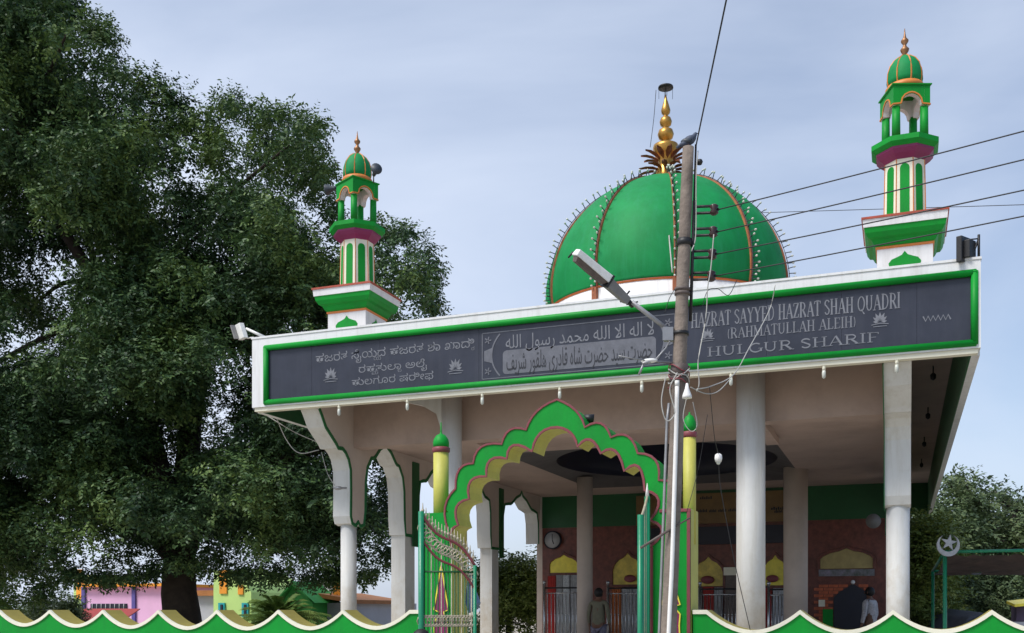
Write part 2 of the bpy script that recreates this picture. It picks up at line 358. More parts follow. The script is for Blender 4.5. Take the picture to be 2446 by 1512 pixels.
# --- serif lettering built from strokes
def arc(cx, cy, rx, ry, a0, a1, n=10): return [(cx + rx * math.cos(R(a0 + (a1 - a0) * i / n)), cy + ry * math.sin(R(a0 + (a1 - a0) * i / n))) for i in range(n + 1)]
T_, t_ = .135, .06
def V(x, T=T_): return [([(x, 0), (x, 1)], T, 1)]
GL = {
 'H': (.78, V(.17) + V(.61) + [([(.17, .5), (.61, .5)], t_, 0)]),
 'A': (.76, [([(.10, 0), (.38, 1)], t_, 2), ([(.38, 1), (.66, 0)], T_, 3), ([(.2, .33), (.56, .33)], t_, 0)]),
 'Z': (.62, [([(.06, .97), (.56, .97)], t_, 0), ([(.52, 1), (.1, 0)], T_, 0), ([(.06, .03), (.56, .03)], t_, 0), ([(.07, .97), (.07, .78)], t_, 0), ([(.56, .03), (.56, .24)], t_, 0)]),
 'R': (.74, V(.17) + [([(.17, .97), (.36, .97)] + arc(.36, .73, .2, .24, 90, -90) + [(.17, .49)], .09, 0), ([(.36, .5), (.66, 0)], T_, 3)]),
 'T': (.66, V(.33) + [([(.04, .97), (.62, .97)], t_, 0), ([(.05, .97), (.05, .8)], t_, 0), ([(.61, .97), (.61, .8)], t_, 0)]),
 'S': (.58, [(arc(.29, .74, .2, .23, 20, 200) + [(.2, .6), (.38, .42)] + arc(.29, .26, .2, .24, 20, -160), .10, 0)]),
 'Y': (.74, [([(.12, 1), (.37, .5)], T_, 0), ([(.64, 1), (.37, .5)], t_, 0), ([(.37, .5), (.37, 0)], T_, 3), ([(.0, .98), (.24, .98)], t_, 0), ([(.52, .98), (.74, .98)], t_, 0)]),
 'E': (.64, V(.17) + [([(.17, .97), (.56, .97)], t_, 0), ([(.17, .5), (.46, .5)], t_, 0), ([(.17, .03), (.58, .03)], t_, 0), ([(.56, .97), (.56, .78)], t_, 0), ([(.58, .03), (.58, .22)], t_, 0)]),
 'D': (.76, V(.17) + [([(.17, .97), (.34, .97)] + arc(.34, .5, .3, .47, 90, -90) + [(.17, .03)], .09, 0)]),
 'Q': (.80, [(arc(.4, .5, .3, .47, 0, 360, 20), .10, 0), ([(.4, .12), (.7, -.2)], .09, 0)]),
 'U': (.76, [([(.15, 1), (.15, .35)] + arc(.37, .35, .22, .33, 180, 360) + [(.59, .35), (.59, 1)], .09, 0), ([(.15, 1), (.15, .35)], T_, 0), ([(.04, .98), (.27, .98)], t_, 0), ([(.48, .98), (.7, .98)], t_, 0)]),
 'I': (.34, V(.17)),
 'M': (.94, [([(.14, 0), (.14, 1)], t_, 1), ([(.14, 1), (.46, .05)], T_, 0), ([(.46, .05), (.78, 1)], t_, 0), ([(.78, 0), (.78, 1)], T_, 1)]),
 'L': (.62, V(.17) + [([(.17, .03), (.56, .03)], t_, 0), ([(.56, .03), (.56, .24)], t_, 0)]),
 'G': (.74, [(arc(.38, .5, .3, .47, 50, 330, 16), .10, 0), ([(.64, .4), (.64, .08)], T_, 0), ([(.5, .42), (.74, .42)], t_, 0)]),
 'F': (.62, V(.17) + [([(.17, .97), (.56, .97)], t_, 0), ([(.17, .5), (.46, .5)], t_, 0), ([(.56, .97), (.56, .78)], t_, 0)]),
 '(': (.34, [(arc(.5, .45, .36, .72, 140, 220, 8), .07, 0)]),
 ')': (.34, [(arc(-.16, .45, .36, .72, 40, -40, 8), .07, 0)]),
 ' ': (.34, []),
}
def english(s, px0, py0, px1, py1, cap_px):
    x0, z0 = fpt(px0, py0); x1, z1 = fpt(px1, py1); z = (z0 + z1) / 2
    xm, zt = fpt((px0 + px1) / 2, (py0 + py1) / 2 - cap_px); _, zb = fpt((px0 + px1) / 2, (py0 + py1) / 2); h = zt - zb
    tot = sum(GL[c][0] for c in s); k = (x1 - x0) / tot; g = MB(); x = x0; lift = 0
    for c in s:
        w, st = GL[c]
        if c == ' ' and g.v: g.build('lettering', M['letter'], sign, kind='stuff'); g = MB()
        for pts, wd, sf in st:
            P = [(x + a * k, YS - .0006 * (lift % 5), z + b * h) for a, b in pts]; lift += 1
            hor = abs(pts[0][1] - pts[-1][1]) < .02 and len(pts) == 2
            g.strip(P, wd * (h if hor else (k + h) / 2) * .95, (0, -1, 0))
            if sf:
                ends = []
                if sf in (1, 2, 3): ends = [p for p in (pts[0], pts[-1]) if (p[1] < .05 or (sf == 1 and p[1] > .95))]
                for e in ends:
                    g.strip([(x + (e[0] - .13) * k, YS - .0035, z + e[1] * h), (x + (e[0] + .13) * k, YS - .0035, z + e[1] * h)], t_ * h, (0, -1, 0))
        x += w * k
    if g.v: g.build('lettering', M['letter'], sign, kind='stuff')
english('HAZRAT SAYYED HAZRAT SHAH QUADRI', 1650, 784, 2151, 734, 35)
english('(RAHMATULLAH ALEIH)', 1736, 810, 2046, 779, 25)
english('HULGUR SHARIF', 1688, 852, 2101, 815, 22)
# --- Kannada and Arabic lettering through Blender's own built-in font
from mathutils.geometry import interpolate_bezier, tessellate_polygon
def pin(poly, p):
    r_ = False; j = len(poly) - 1
    for i in range(len(poly)):
        a, b = poly[i], poly[j]
        if (a[1] > p[1]) != (b[1] > p[1]) and p[0] < (b[0] - a[0]) * (p[1] - a[1]) / (b[1] - a[1]) + a[0]: r_ = not r_
        j = i
    return r_
def glyphs(ob):
    """outline of a text object, each outer contour filled by itself so that overlapping strokes stay solid"""
    crv = ob.to_curve(bpy.context.evaluated_depsgraph_get(), apply_modifiers=False); P = []
    for sp_ in crv.splines:
        bp = sp_.bezier_points; n = len(bp); pts = []
        for k in range(n):
            a, b = bp[k], bp[(k + 1) % n]; pts += interpolate_bezier(a.co, a.handle_right, b.handle_left, b.co, 4)[:-1]
        if len(pts) > 2: P.append((sum(pts[k - 1].x * pts[k].y - pts[k].x * pts[k - 1].y for k in range(len(pts))), pts))
    V_, F_ = [], []
    if P:
        sg = 1 if max(P, key=lambda q: abs(q[0]))[0] > 0 else -1
        for ar, pts in P:
            if ar * sg <= 0: continue
            loops = [pts] + [h for a2, h in P if a2 * sg < 0 and pin(pts, h[0]) and abs(a2) < abs(ar)]
            allp = [q for l in loops for q in l]; b = len(V_); V_ += [(q.x, q.y) for q in allp]; F_ += [[b + t for t in tri] for tri in tessellate_polygon(loops)]
    ob.to_curve_clear(); return V_, F_
def fontmesh(pieces):
    """pieces: (text, scale, dx_back, dy) laid left to right -> list of words, each (verts, faces), and total width"""
    x = 0; W_ = [[[], []]]
    for (s, sc, dx, dy) in pieces:
        if not s: x += .3; W_.append([[], []]); continue
        cu = bpy.data.curves.new('tmp', 'FONT'); cu.body = s; cu.size = sc
        ob = bpy.data.objects.new('tmp', cu); col.objects.link(ob); bpy.context.view_layer.update()
        vv, ff = glyphs(ob)
        if vv:
            x0 = min(v[0] for v in vv); w = max(v[0] for v in vv) - x0; outv, outf = W_[-1]
            b = len(outv); outv += [(v[0] - x0 + x + dx, v[1] + dy) for v in vv]; outf += [[b + i for i in p] for p in ff]
            if sc >= .99: x += w + .06
        bpy.data.objects.remove(ob)
    return [w for w in W_ if w[0]]
def placefont(pieces, px0, py0, px1, py1, hpx, m, yoff=0.0, bodyh=.62):
    W_ = fontmesh(pieces); x0, z0 = fpt(px0, py0); x1, z1 = fpt(px1, py1); z = (z0 + z1) / 2
    mx_, my_ = (px0 + px1) / 2, (py0 + py1) / 2
    h = (fpt(mx_, my_ - hpx)[1] - fpt(mx_, my_)[1]) / bodyh
    xs = [p[0] for v, f in W_ for p in v]; a, b = min(xs), max(xs); k = (x1 - x0) / (b - a)
    for v, f in W_:
        g = MB(); g.add([(x0 + (p[0] - a) * k, YS - yoff, z + p[1] * h) for p in v], f); g.build('lettering', m, sign, kind='stuff')
def arabic(s):
    o = []
    for w in shape(s).split(' '): o += [(w, 1, 0, 0), sp]
    return o[:-1]
sp = ('', 1, 0, 0)
def words(s): return [(c, 1, 0, 0) if c != ' ' else sp for c in s]
K1 = [('ಹಜರತ', 1, 0, 0), sp, ('ಸೈಯ', 1, 0, 0), ('ಯ', .5, -.32, -.30), ('ದ', 1, 0, 0), sp, ('ಹಜರತ', 1, 0, 0), sp, ('ಶಾ', 1, 0, 0), sp, ('ಖಾದಿ', 1, 0, 0), ('್ರ', .5, -.3, -.2)]
K1 = K1[:-1] + [('ರ', .4, -.28, -.26)]
placefont(K1, 754, 861, 1133, 834, 17, M['letter'])
placefont([('ರಹ', 1, 0, 0), ('ಮ', .5, -.34, -.30), ('ತುಲಾ', 1, 0, 0), ('ಲ', .45, -.34, -.28), sp, ('ಅಲೈ', 1, 0, 0)], 857, 887, 1020, 879, 15, M['letter'])
placefont([('ಹುಲಗೂರ', 1, 0, 0), sp, ('ಷರೀಫ', 1, 0, 0)], 840, 918, 1035, 908, 15, M['letter'])
# Arabic shaping with presentation forms, laid out right to left
FORMS = {'ا': 'ﺍﺎ', 'ب': 'ﺏﺐﺑﺒ', 'ت': 'ﺕﺖﺗﺘ', 'ح': 'ﺡﺢﺣﺤ', 'د': 'ﺩﺪ', 'ر': 'ﺭﺮ', 'س': 'ﺱﺲﺳﺴ', 'ش': 'ﺵﺶﺷﺸ', 'ض': 'ﺽﺾﺿﻀ', 'ف': 'ﻑﻒﻓﻔ', 'ق': 'ﻕﻖﻗﻘ',
         'ل': 'ﻝﻞﻟﻠ', 'م': 'ﻡﻢﻣﻤ', 'ه': 'ﻩﻪﻫﻬ', 'و': 'ﻭﻮ', 'ي': 'ﻱﻲﻳﻴ', 'ص': 'ﺹﺺﺻﺼ', 'ن': 'ﻥﻦﻧﻨ', 'ع': 'ﻉﻊﻋﻌ', 'ى': 'ﻯﻰ'}
def shape(s):
    o = []
    for w in s.split(' '):
        q = ''; w = w.replace('لا', '\u0001')
        for i, c in enumerate(w):
            pj = i > 0 and w[i - 1] in FORMS and len(FORMS[w[i - 1]]) == 4
            nj = i < len(w) - 1
            if c == '\u0001': q += '\ufefc' if pj else '\ufefb'; continue
            F = FORMS[c]
            if len(F) == 2: q += F[1] if pj else F[0]
            else: q += F[3] if (pj and nj) else F[1] if pj else F[2] if nj else F[0]
        o.append(q)
    return ' '.join(o)[::-1]
placefont(arabic('لا اله الا الله محمد رسول الله'), 1208, 830, 1562, 802, 33, M['letter'], bodyh=.72)
# light engraved cartouche with dark letters
pl = []
xa, za = fpt(1201, 898); xb, zb = fpt(1567, 859); zc_ = (za + zb) / 2; zt_ = (fpt(1201, 843)[1] + fpt(1567, 797)[1]) / 2
g = MB(); rr = .06
poly = arc(xa + rr, zc_ + rr, rr, rr, 180, 270, 5) + arc(xb - rr, zc_ + rr, rr, rr, 270, 360, 5) + arc(xb - rr, zt_ - rr, rr, rr, 0, 90, 5) + arc(xa + rr, zt_ - rr, rr, rr, 90, 180, 5)
g.add([(x, YS, z) for x, z in poly], [tuple(range(len(poly)))]); g.build('cartouche', M['panel'], sign)
placefont(arabic('حضرت سيد حضرت شاه قادرى هلقور شريف'), 1210, 886, 1558, 852, 40, M['engrave'], yoff=.003, bodyh=.66)
# border of the middle panel and its corner ornaments
g = MB(); bx0, bz0 = fpt(1152, 906); bx1 = fpt(1612, 860)[0]; bz1 = fpt(1152, 797)[1]
for (p, q) in (((bx0, bz0), (bx1, bz0)), ((bx0, bz1), (bx1, bz1)), ((bx0, bz0), (bx0, bz1)), ((bx1, bz0), (bx1, bz1))):
    g.strip([(p[0], YS, p[1]), (q[0], YS, q[1])], .014, (0, -1, 0))
for sx, xx in ((1, bx0 + .03), (-1, bx1 - .03)):
    hh = bz1 - bz0; uu = [i / 16 for i in range(17)]
    def cx_(t): return xx + sx * (.12 + .13 * abs(2 * t - 1) ** 2.2)
    c1 = [(cx_(t), YS - .001, bz0 + .03 + (hh - .06) * t) for t in uu]; g.strip(c1, .022, (0, -1, 0))
    mid = [t for t in uu if .3 <= t <= .7]
    g.add([(cx_(t), YS - .0015, bz0 + .03 + (hh - .06) * t) for t in mid] + [(xx, YS - .0015, bz0 + .03 + (hh - .06) * t) for t in (.62, .38)], [tuple(range(len(mid) + 2))])
    for zc2 in (bz0 + .11, bz1 - .11):
        for k in range(5):
            a = 2 * math.pi * k / 5
            g.strip([(xx + sx * .06 + .01 * math.cos(a), YS, zc2 + .01 * math.sin(a)), (xx + sx * .06 + .055 * math.cos(a), YS, zc2 + .055 * math.sin(a))], .018, (0, -1, 0), lift=.002 + .0004 * k)
g.build('engraved_border', M['panel'], sign, kind='stuff')
def lotus(px, py, s, op=True):
    x, z = fpt(px, py); g = MB()
    for i, a in enumerate((10, 40, 65, 90, 115, 140, 170)):
        d = Vector((math.cos(R(a)), 0, math.sin(R(a)))); l = s * (.62 if a in (10, 170) else .8 if a in (40, 140) else .95); n = Vector((-d.z, 0, d.x)) * s * .13
        b = Vector((x, YS - .0004 * i, z))
        g.add([b + d * s * .12, b + d * l * .6 + n, b + d * l, b + d * l * .6 - n], [(0, 1, 2, 3)])
    g.strip([(x - s * .75, YS - .004, z - s * .2), (x, YS - .004, z - s * .08), (x + s * .75, YS - .004, z - s * .2)], s * .07, (0, -1, 0))
    g.strip([(x - s * .6, YS - .004, z - s * .36), (x + s * .6, YS - .004, z - s * .36)], s * .06, (0, -1, 0))
    g.build('lotus_motif', M['letter'], sign)
lotus(790, 902, .17); lotus(1088, 882, .17); lotus(1690, 806, .13); lotus(2102, 770, .14)
g = MB(); zz = [(2205 + i * 6, (768 if i % 2 else 756) - i * .5) for i in range(12)]
g.strip([(fpt(a, b)[0], YS, fpt(a, b)[1]) for a, b in zz], .018, (0, -1, 0)); g.build('zigzag_mark', M['letter'], sign)

# ---- columns
def column(x, y, r, z0, z1, m='column', cap=True, lab=None):
    g = MB(); g.lathe([(r, z0), (r, z1)], x, y, 24)
    return g.build('column', M[m], B, lab)
column(-8.83, 15.4, .135, .4, 3.06); column(-.06, 15.4, .155, .4, 3.2)
column(-6.75, 15.05, .165, .4, 5.0); column(-2.04, 15.05, .205, .4, 5.0, lab='thick round column with stained base')
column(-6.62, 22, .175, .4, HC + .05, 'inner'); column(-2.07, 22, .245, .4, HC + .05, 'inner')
for yy in (17.45, 19.6, 21.8):
    g = MB(); g.box(XL0 + .02, yy - .2, .4, XL1 - .03, yy + .2, 3.0); g.build('pier', M['column'], B)
    g = MB(); g.box(XR0 + .03, yy - .2, .4, XR1 - .02, yy + .2, 3.0); g.build('pier', M['column'], B)
# ---- front beam and cross beams, ceilings
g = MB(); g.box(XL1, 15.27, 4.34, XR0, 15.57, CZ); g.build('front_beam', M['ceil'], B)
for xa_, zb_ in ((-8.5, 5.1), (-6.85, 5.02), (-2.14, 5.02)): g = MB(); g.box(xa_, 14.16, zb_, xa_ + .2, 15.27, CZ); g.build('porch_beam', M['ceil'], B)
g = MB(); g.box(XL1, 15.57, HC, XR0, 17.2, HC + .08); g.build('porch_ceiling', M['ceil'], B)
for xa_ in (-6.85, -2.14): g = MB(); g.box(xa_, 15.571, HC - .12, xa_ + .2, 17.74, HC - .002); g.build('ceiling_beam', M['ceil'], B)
# bracket flare at left big column
g = MB(); g.prism([(-6.9, 15.0, 5.0), (-6.9, 15.0, 4.45), (-7.0, 15.0, 4.75), (-7.25, 15.0, 4.9), (-7.6, 15.0, 5.0)], (0, .16, 0)); g.build('column_bracket', M['column'], B)
# hall ceiling with square frame and round recess
DCX, DCY, DR = -4.5, 20.65, 2.41
g = MB(); cx0, cx1, cy0, cy1 = XL1, XR0, 17.2, BY
sx0, sx1, sy0, sy1 = -6.95, -2.05, 17.75, 23.6
g.box(cx0, cy0, HC, sx0, cy1, HC + .08); g.box(sx1, cy0, HC, cx1, cy1, HC + .08); g.box(sx0, cy0, HC, sx1, sy0, HC + .08); g.box(sx0, sy1, HC, sx1, cy1, HC + .08)
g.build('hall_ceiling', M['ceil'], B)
# coffer: sloping grey faces from square to circle, then a dark inner dome
g = MB(); n = 48; vs = []; cxm, cym = (sx0 + sx1) / 2, (sy0 + sy1) / 2
def sq(t):
    c, s_ = math.cos(t), math.sin(t); k = 1 / max(abs(c), abs(s_)); return (cxm + (sx1 - sx0) / 2 * c * k, cym + (sy1 - sy0) / 2 * s_ * k)
angs = [math.pi / 4 + 2 * math.pi * j / n for j in range(n)]
vs = [(*sq(t), HC + .002) for t in angs] + [(DCX + 2.2 * math.cos(t), DCY + 2.45 * math.sin(t), HC + .12) for t in angs]
g.add(vs, [(j, (j + 1) % n, n + (j + 1) % n, n + j) for j in range(n)], 0)
prof = [(2.2, HC + .12)] + [(2.2 * math.cos(t), HC + .12 + .85 * math.sin(t)) for t in [i * math.pi / 16 for i in range(1, 9)]]
vs = []
for r_, z_ in prof:
    for t in angs: vs.append((DCX + max(r_, .001) * math.cos(t), DCY + max(r_, .001) * 2.45 / 2.2 * math.sin(t), z_))
g.add(vs, [(i * n + j, i * n + (j + 1) % n, (i + 1) * n + (j + 1) % n, (i + 1) * n + j) for i in range(len(prof) - 1) for j in range(n)], 1, True)
g.build('ceiling_coffer', [M['greyframe'], M['navy']], B)

# ---- arcade side walls with cusped arches (profile in the Y-Z plane)
pend = [(15.17, 15.67), (17.17, 17.75), (19.35, 19.85), (21.45, 22.2), (24.7, 25.0)]
def half(a, b, up=True, z0=3.1, ap=4.57):
    """from pendant edge a (low) to apex middle b"""
    w = b - a; P = [(0, z0 + .18), (.02, 3.8), (.10, 4.06), (.30, ap - .32), (.42, ap - .31), (.50, ap - .27), (.72, ap - .12), (.93, ap - .04), (1, ap + .06)]
    return [(a + w * u, z) for u, z in P]
outl = []   # from front top, down along the bracket, through arches
front = [(14.17, CZ), (14.17, 4.80), (14.24, 4.72), (14.37, 4.54), (14.55, 4.42), (14.70, 4.32), (14.76, 4.26), (14.90, 4.27), (15.0, 4.22), (15.10, 4.12), (15.17, 3.95), (15.18, 3.55), (15.17, 3.18), (15.22, 3.06)]
outl += front
outl += [(15.34, 3.03), (15.42, 3.10), (15.50, 3.03), (15.62, 3.06)]
for i in range(len(pend) - 1):
    a, b = pend[i][1], pend[i + 1][0]; m_ = (a + b) / 2; ap = 4.57 if i == 0 else 4.42
    L_ = half(a, m_, ap=ap); R_ = [(2 * m_ - y, z) for y, z in reversed(L_)][1:]
    outl += L_ + R_
    if i < len(pend) - 2: p0, p1 = pend[i + 1]; outl += [(p0 + .04, 3.0), (p1 - .04, 3.0)]
arch_line = [p for p in outl[1:]]
outl += [(25.0, CZ)]
def arcade(xa, xb, face):   # face +1: inner face at xb (left wall), -1: inner face at xa
    g = MB(); pts = [(xa, y, z) for y, z in outl]
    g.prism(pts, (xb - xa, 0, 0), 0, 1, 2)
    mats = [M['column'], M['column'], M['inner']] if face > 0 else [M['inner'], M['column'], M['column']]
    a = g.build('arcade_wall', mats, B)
    xf = xb if face > 0 else xa; nr = (face, 0, 0)
    g = MB(); seg = []
    g.bar([(xf, y, z) for y, z in arch_line], .07, nr, .012); g.build('arch_outline', M['outline'], a)
    for y0, y1 in ((17.48, 17.74), (21.95, 22.2)):
        g = MB(); g.box(xf, y0, 2.8, xf + face * .03, y1, 4.40); g.build('green_pilaster', M['dkgreen'], a)
    return a
arcade(XL0, XL1, 1); arcade(XR0, XR1, -1)
# sanctum behind the hall
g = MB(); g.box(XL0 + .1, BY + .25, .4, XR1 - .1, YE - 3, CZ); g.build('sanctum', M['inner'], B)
# ---- back wall of the hall
def RB(px0, py0, px1, py1, Y):
    m = (py0 + py1) / 2; a = WY(px0, m, Y); b = WY(px1, m, Y); c = (px0 + px1) / 2
    return a.x, b.x, WY(c, py1, Y).z, WY(c, py0, Y).z
g = MB(); g.box(XL1, BY, .4, XR0, BY + .25, 3.70); bw = g.build('back_wall', M['brickred'], B)
g = MB(); g.box(XL1, BY - .02, 3.70, XR0, BY + .25, HC); g.build('green_band', M['dkgreen'], bw)
def niche(px0, px1, py_top, py_base, m, fr='beigetile', pyb=1512):
    x0, x1, z0, z1 = RB(px0, py_top, px1, py_base, BY); w = (x1 - x0) / 2; c = (x0 + x1) / 2
    P = [(0, 0), (0, .45), (.06, .62), (.2, .78), (.36, .86), (.5, 1.0)]; P = P + [(1 - a, b) for a, b in reversed(P[:-1])]
    g = MB(); g.prism([(x0 + 2 * w * a, BY - .03, z0 + (z1 - z0) * b) for a, b in P], (0, .028, 0)); n_ = g.build('arched_niche', m, bw)
    g = MB(); g.bar([(x0 + 2 * w * a, BY - .03, z0 + (z1 - z0) * b) for a, b in P], .07, (0, -1, 0), .04); g.build('niche_frame', M['brickred'], n_)
    return x0, x1, z0, z1
niche(1312, 1384, 1322, 1368, M['brightyellow'])
niche(1462, 1538, 1318, 1396, M['yellowtile'])
niche(1655, 1730, 1326, 1400, M['yellowtile'])
niche(1820, 1884, 1322, 1398, M['brightyellow'])
niche(1956, 2089, 1306, 1358, M['beigetile'])
x0, x1, z0, z1 = RB(1956, 1360, 2089, 1376, BY); g = MB(); g.box(x0, BY - .04, z0, x1, BY - .002, z1); g.build('picture_strip', mat('painted_landscape', (.05, .10, .04), .4, .3, 6, col2=(.30, .26, .34)), bw)
# door with orange brick surround
x0, x1, z0, z1 = RB(1944, 1388, 2092, 1512, BY); g = MB(); zb = .4
dx0, dx1, _, dz = RB(1992, 1394, 2084, 1512, BY)
bh, bl = .075, .22; r_ = 0; z = zb
brick = MB(); brick.box(-bl / 2 + .006, -.02, 0, bl / 2 - .006, .02, bh - .008); bobj = None
dm = (dx0 + dx1) / 2
def in_door(x, z): return abs(x - dm) < (dx1 - dx0) / 2 + .04 and z < dz - .30 + .30 * (1 - (abs(x - dm) / ((dx1 - dx0) / 2 + .04)) ** 1.5) - .02
g = MB(); g.box(x0, BY - .02, zb, x1, BY - .001, z1); surr = g.build('door_surround', M['brickred'], bw)
while z < z1 - bh:
    x = x0 + (bl / 2 if r_ % 2 else 0)
    while x < x1 - bl:
        if not in_door(x + bl / 2, z) and z > 1.0:
            if bobj is None:
                bb = MB(); bb.box(x + .006, BY - .042, z, x + bl - .006, BY - .02, z + bh - .01); bobj = bb.build('brick', M['orangebrick'], surr); ox, oz = x, z
            else:
                c = bobj.copy(); col.objects.link(c); c.parent = surr; c.location = (x - ox, 0, z - oz)
        x += bl
    z += bh; r_ += 1
P = [(dx0, zb), (dx0, dz - .32), (dx0 + .12, dz - .2), (dm - .1, dz - .07), (dm, dz), (dm + .1, dz - .07), (dx1 - .12, dz - .2), (dx1, dz - .32), (dx1, zb)]
g = MB(); g.prism([(x, BY - .06, z) for x, z in P], (0, .05, 0)); dr = g.build('door', M['doordark'], bw, 'dark arched doorway leaf')
g = MB(); g.ball((dm, BY - .08, dz + .03), .05, 10); g.build('crest', M['pipe'], dr)
x0, x1, z0, z1 = RB(1956, 1433, 1971, 1449, BY); g = MB(); g.box(x0, BY - .09, z0, x1, BY - .045, z1); g.build('switch_box', M['cream'], bw)
x0, x1, z0, z1 = RB(1966, 1455, 1990, 1512, BY); g = MB(); g.box(x0, BY - .10, .4, x1, BY - .043, z1); g.build('green_dado', M['green'], bw)
# doors, drapes and red things behind the railing
for px0, px1, py0, m in ((1312, 1330, 1376, 'redcloth'), (1332, 1346, 1374, 'curtain'), (1348, 1364, 1374, 'chrome'), (1366, 1384, 1374, 'curtain'), (1464, 1486, 1402, 'orangecloth'), (1488, 1512, 1404, 'curtain'), (1514, 1536, 1404, 'curtain'),
                         (1660, 1678, 1404, 'curtain'), (1682, 1706, 1402, 'redcloth'), (1708, 1728, 1404, 'curtain'), (1830, 1845, 1405, 'redcloth'), (1848, 1882, 1405, 'curtain')):
    x0, x1, z0, z1 = RB(px0, py0, px1, 1512, BY); g = MB(); k = 9; P = [(x0 + (x1 - x0) * i / k, BY - .12 + .025 * (i % 2)) for i in range(k + 1)]
    g.prism([(x, y, .4) for x, y in P] + [(x, BY - .03, .4) for x in (x1, x0)], (0, 0, z1 - .4)); g.build('drape', M[m], bw)
# yellow text board over the inner doorway and dark glazing under it
x0, x1, z0, z1 = RB(1520, 1178, 1880, 1250, BY - .1); g = MB(); g.box(x0, BY - .12, z0, x1, BY - .022, z1); yb = g.build('notice_board', mat('ochre_board', (.17, .10, .03), .5, .2, 4), bw)
g = MB()
for (a, b, py) in ((1672, 1702, 1190), (1668, 1690, 1221), (1694, 1712, 1221), (1716, 1736, 1220), (1740, 1764, 1219), (1842, 1874, 1215), (1850, 1870, 1222)):
    p = WY(a, py, BY - .12); q = WY(b, py, BY - .12); n_ = 6
    for i in range(n_): u = p.x + (q.x - p.x) * i / n_; g.box(u, BY - .128, p.z - .03, u + (q.x - p.x) / n_ * .7, BY - .1205, p.z + .02 + .02 * (i % 2))
g.build('faded_script', M['black'], yb, kind='stuff')
x0, x1, z0, z1 = RB(1520, 1258, 1880, 1300, BY - .1); g = MB(); g.box(x0, BY - .10, z0, x1, BY - .004, z1); g.build('dark_glazing', M['doordark'], bw)
for px, py, rx in ((1505, 1382, 16), (1690, 1385, 17), (1845, 1382, 15)):
    p = WY(px, py, BY - .1); g = MB(); g.ball(p, rx / FOC * 24, 14, 0, (1, .25, .6)); g.build('dark_oval', M['maroon'], bw)

# ---- dome
dome_prof = [(2.38, 7.60), (2.415, 7.85), (2.40, 8.2), (2.31, 8.6), (2.13, 9.02), (1.84, 9.43), (1.44, 9.80), (.96, 10.08), (.45, 10.23), (.16, 10.26)]
def prof_at(t):
    x = t * (len(dome_prof) - 1); i = min(int(x), len(dome_prof) - 2); f = x - i
    return Vector(dome_prof[i]).lerp(Vector(dome_prof[i + 1]), f)
pp = [q for q in smoothpath([(a, b, 0) for a, b in dome_prof], 4)]
RIB0 = R(-90 - 0)
view = math.atan2(-DCY, -DCX)   # from dome to camera
ribs = [view + R(4) + R(36) * k for k in range(10)]
def gore(t):
    d = (t - ribs[0] + math.pi * 8) % (math.pi / 5); d = min(d, math.pi / 5 - d) / (math.pi / 10); return 1 + .022 * math.sin(d * math.pi / 2) - .010
g = MB(); g.lathe([(p.x, p.y) for p in pp], DCX, DCY, 96, 0, ribs[0], True, gore)
dome = g.build('dome', M['domegreen'], B, 'large green ribbed dome')
g = MB(); g.lathe([(2.42, CZ + .1), (2.42, 7.58)], DCX, DCY, 64); g.build('drum', M['white'], dome)
g = MB(); g.lathe([(2.422, 7.565), (2.432, 7.57), (2.432, 7.585), (2.436, 7.587), (2.436, 7.60), (2.41, 7.605)], DCX, DCY, 64, [0, 0, 0, 1, 1]); g.build('drum_moulding', [M['orange'], M['redline']], dome)
for k, a in enumerate(ribs):
    g = MB(); w = .022; vs = []
    for p in pp:
        r_ = p.x * .992; c = Vector((DCX + r_ * math.cos(a), DCY + r_ * math.sin(a), p.y)); tn = Vector((-math.sin(a), math.cos(a), 0)) * w; o_ = Vector((math.cos(a), math.sin(a), .3)) * .035
        vs += [c - tn, c - tn * .8 + o_, c + tn * .8 + o_, c + tn]
    g.add(vs, [(4 * i + j, 4 * i + j + 1, 4 * i + 5 + j, 4 * i + 4 + j) for i in range(len(pp) - 1) for j in range(3)])
    g.obox((DCX + 2.45 * math.cos(a), DCY + 2.45 * math.sin(a), 7.45), (math.cos(a), math.sin(a), 0), (-math.sin(a), math.cos(a), 0), (0, 0, 1), .035, .05, .12)
    g.build('dome_rib', M['ribline'], dome)
# niches on the drum
for a in [r + R(18) for r in ribs]:
    g = MB(); P = [(-.5, 0), (-.44, .12), (-.3, .17), (-.22, .17), (-.14, .27), (-.05, .30), (0, .42), (.05, .30), (.14, .27), (.22, .17), (.3, .17), (.44, .12), (.5, 0)]
    vs = [(DCX + 2.445 * math.cos(a + u * .78 / 2.44), DCY + 2.445 * math.sin(a + u * .78 / 2.44), 7.0 + v * .75) for u, v in P]
    g.add(vs, [tuple(range(len(P)))]); g.build('drum_niche', M['green'], dome)
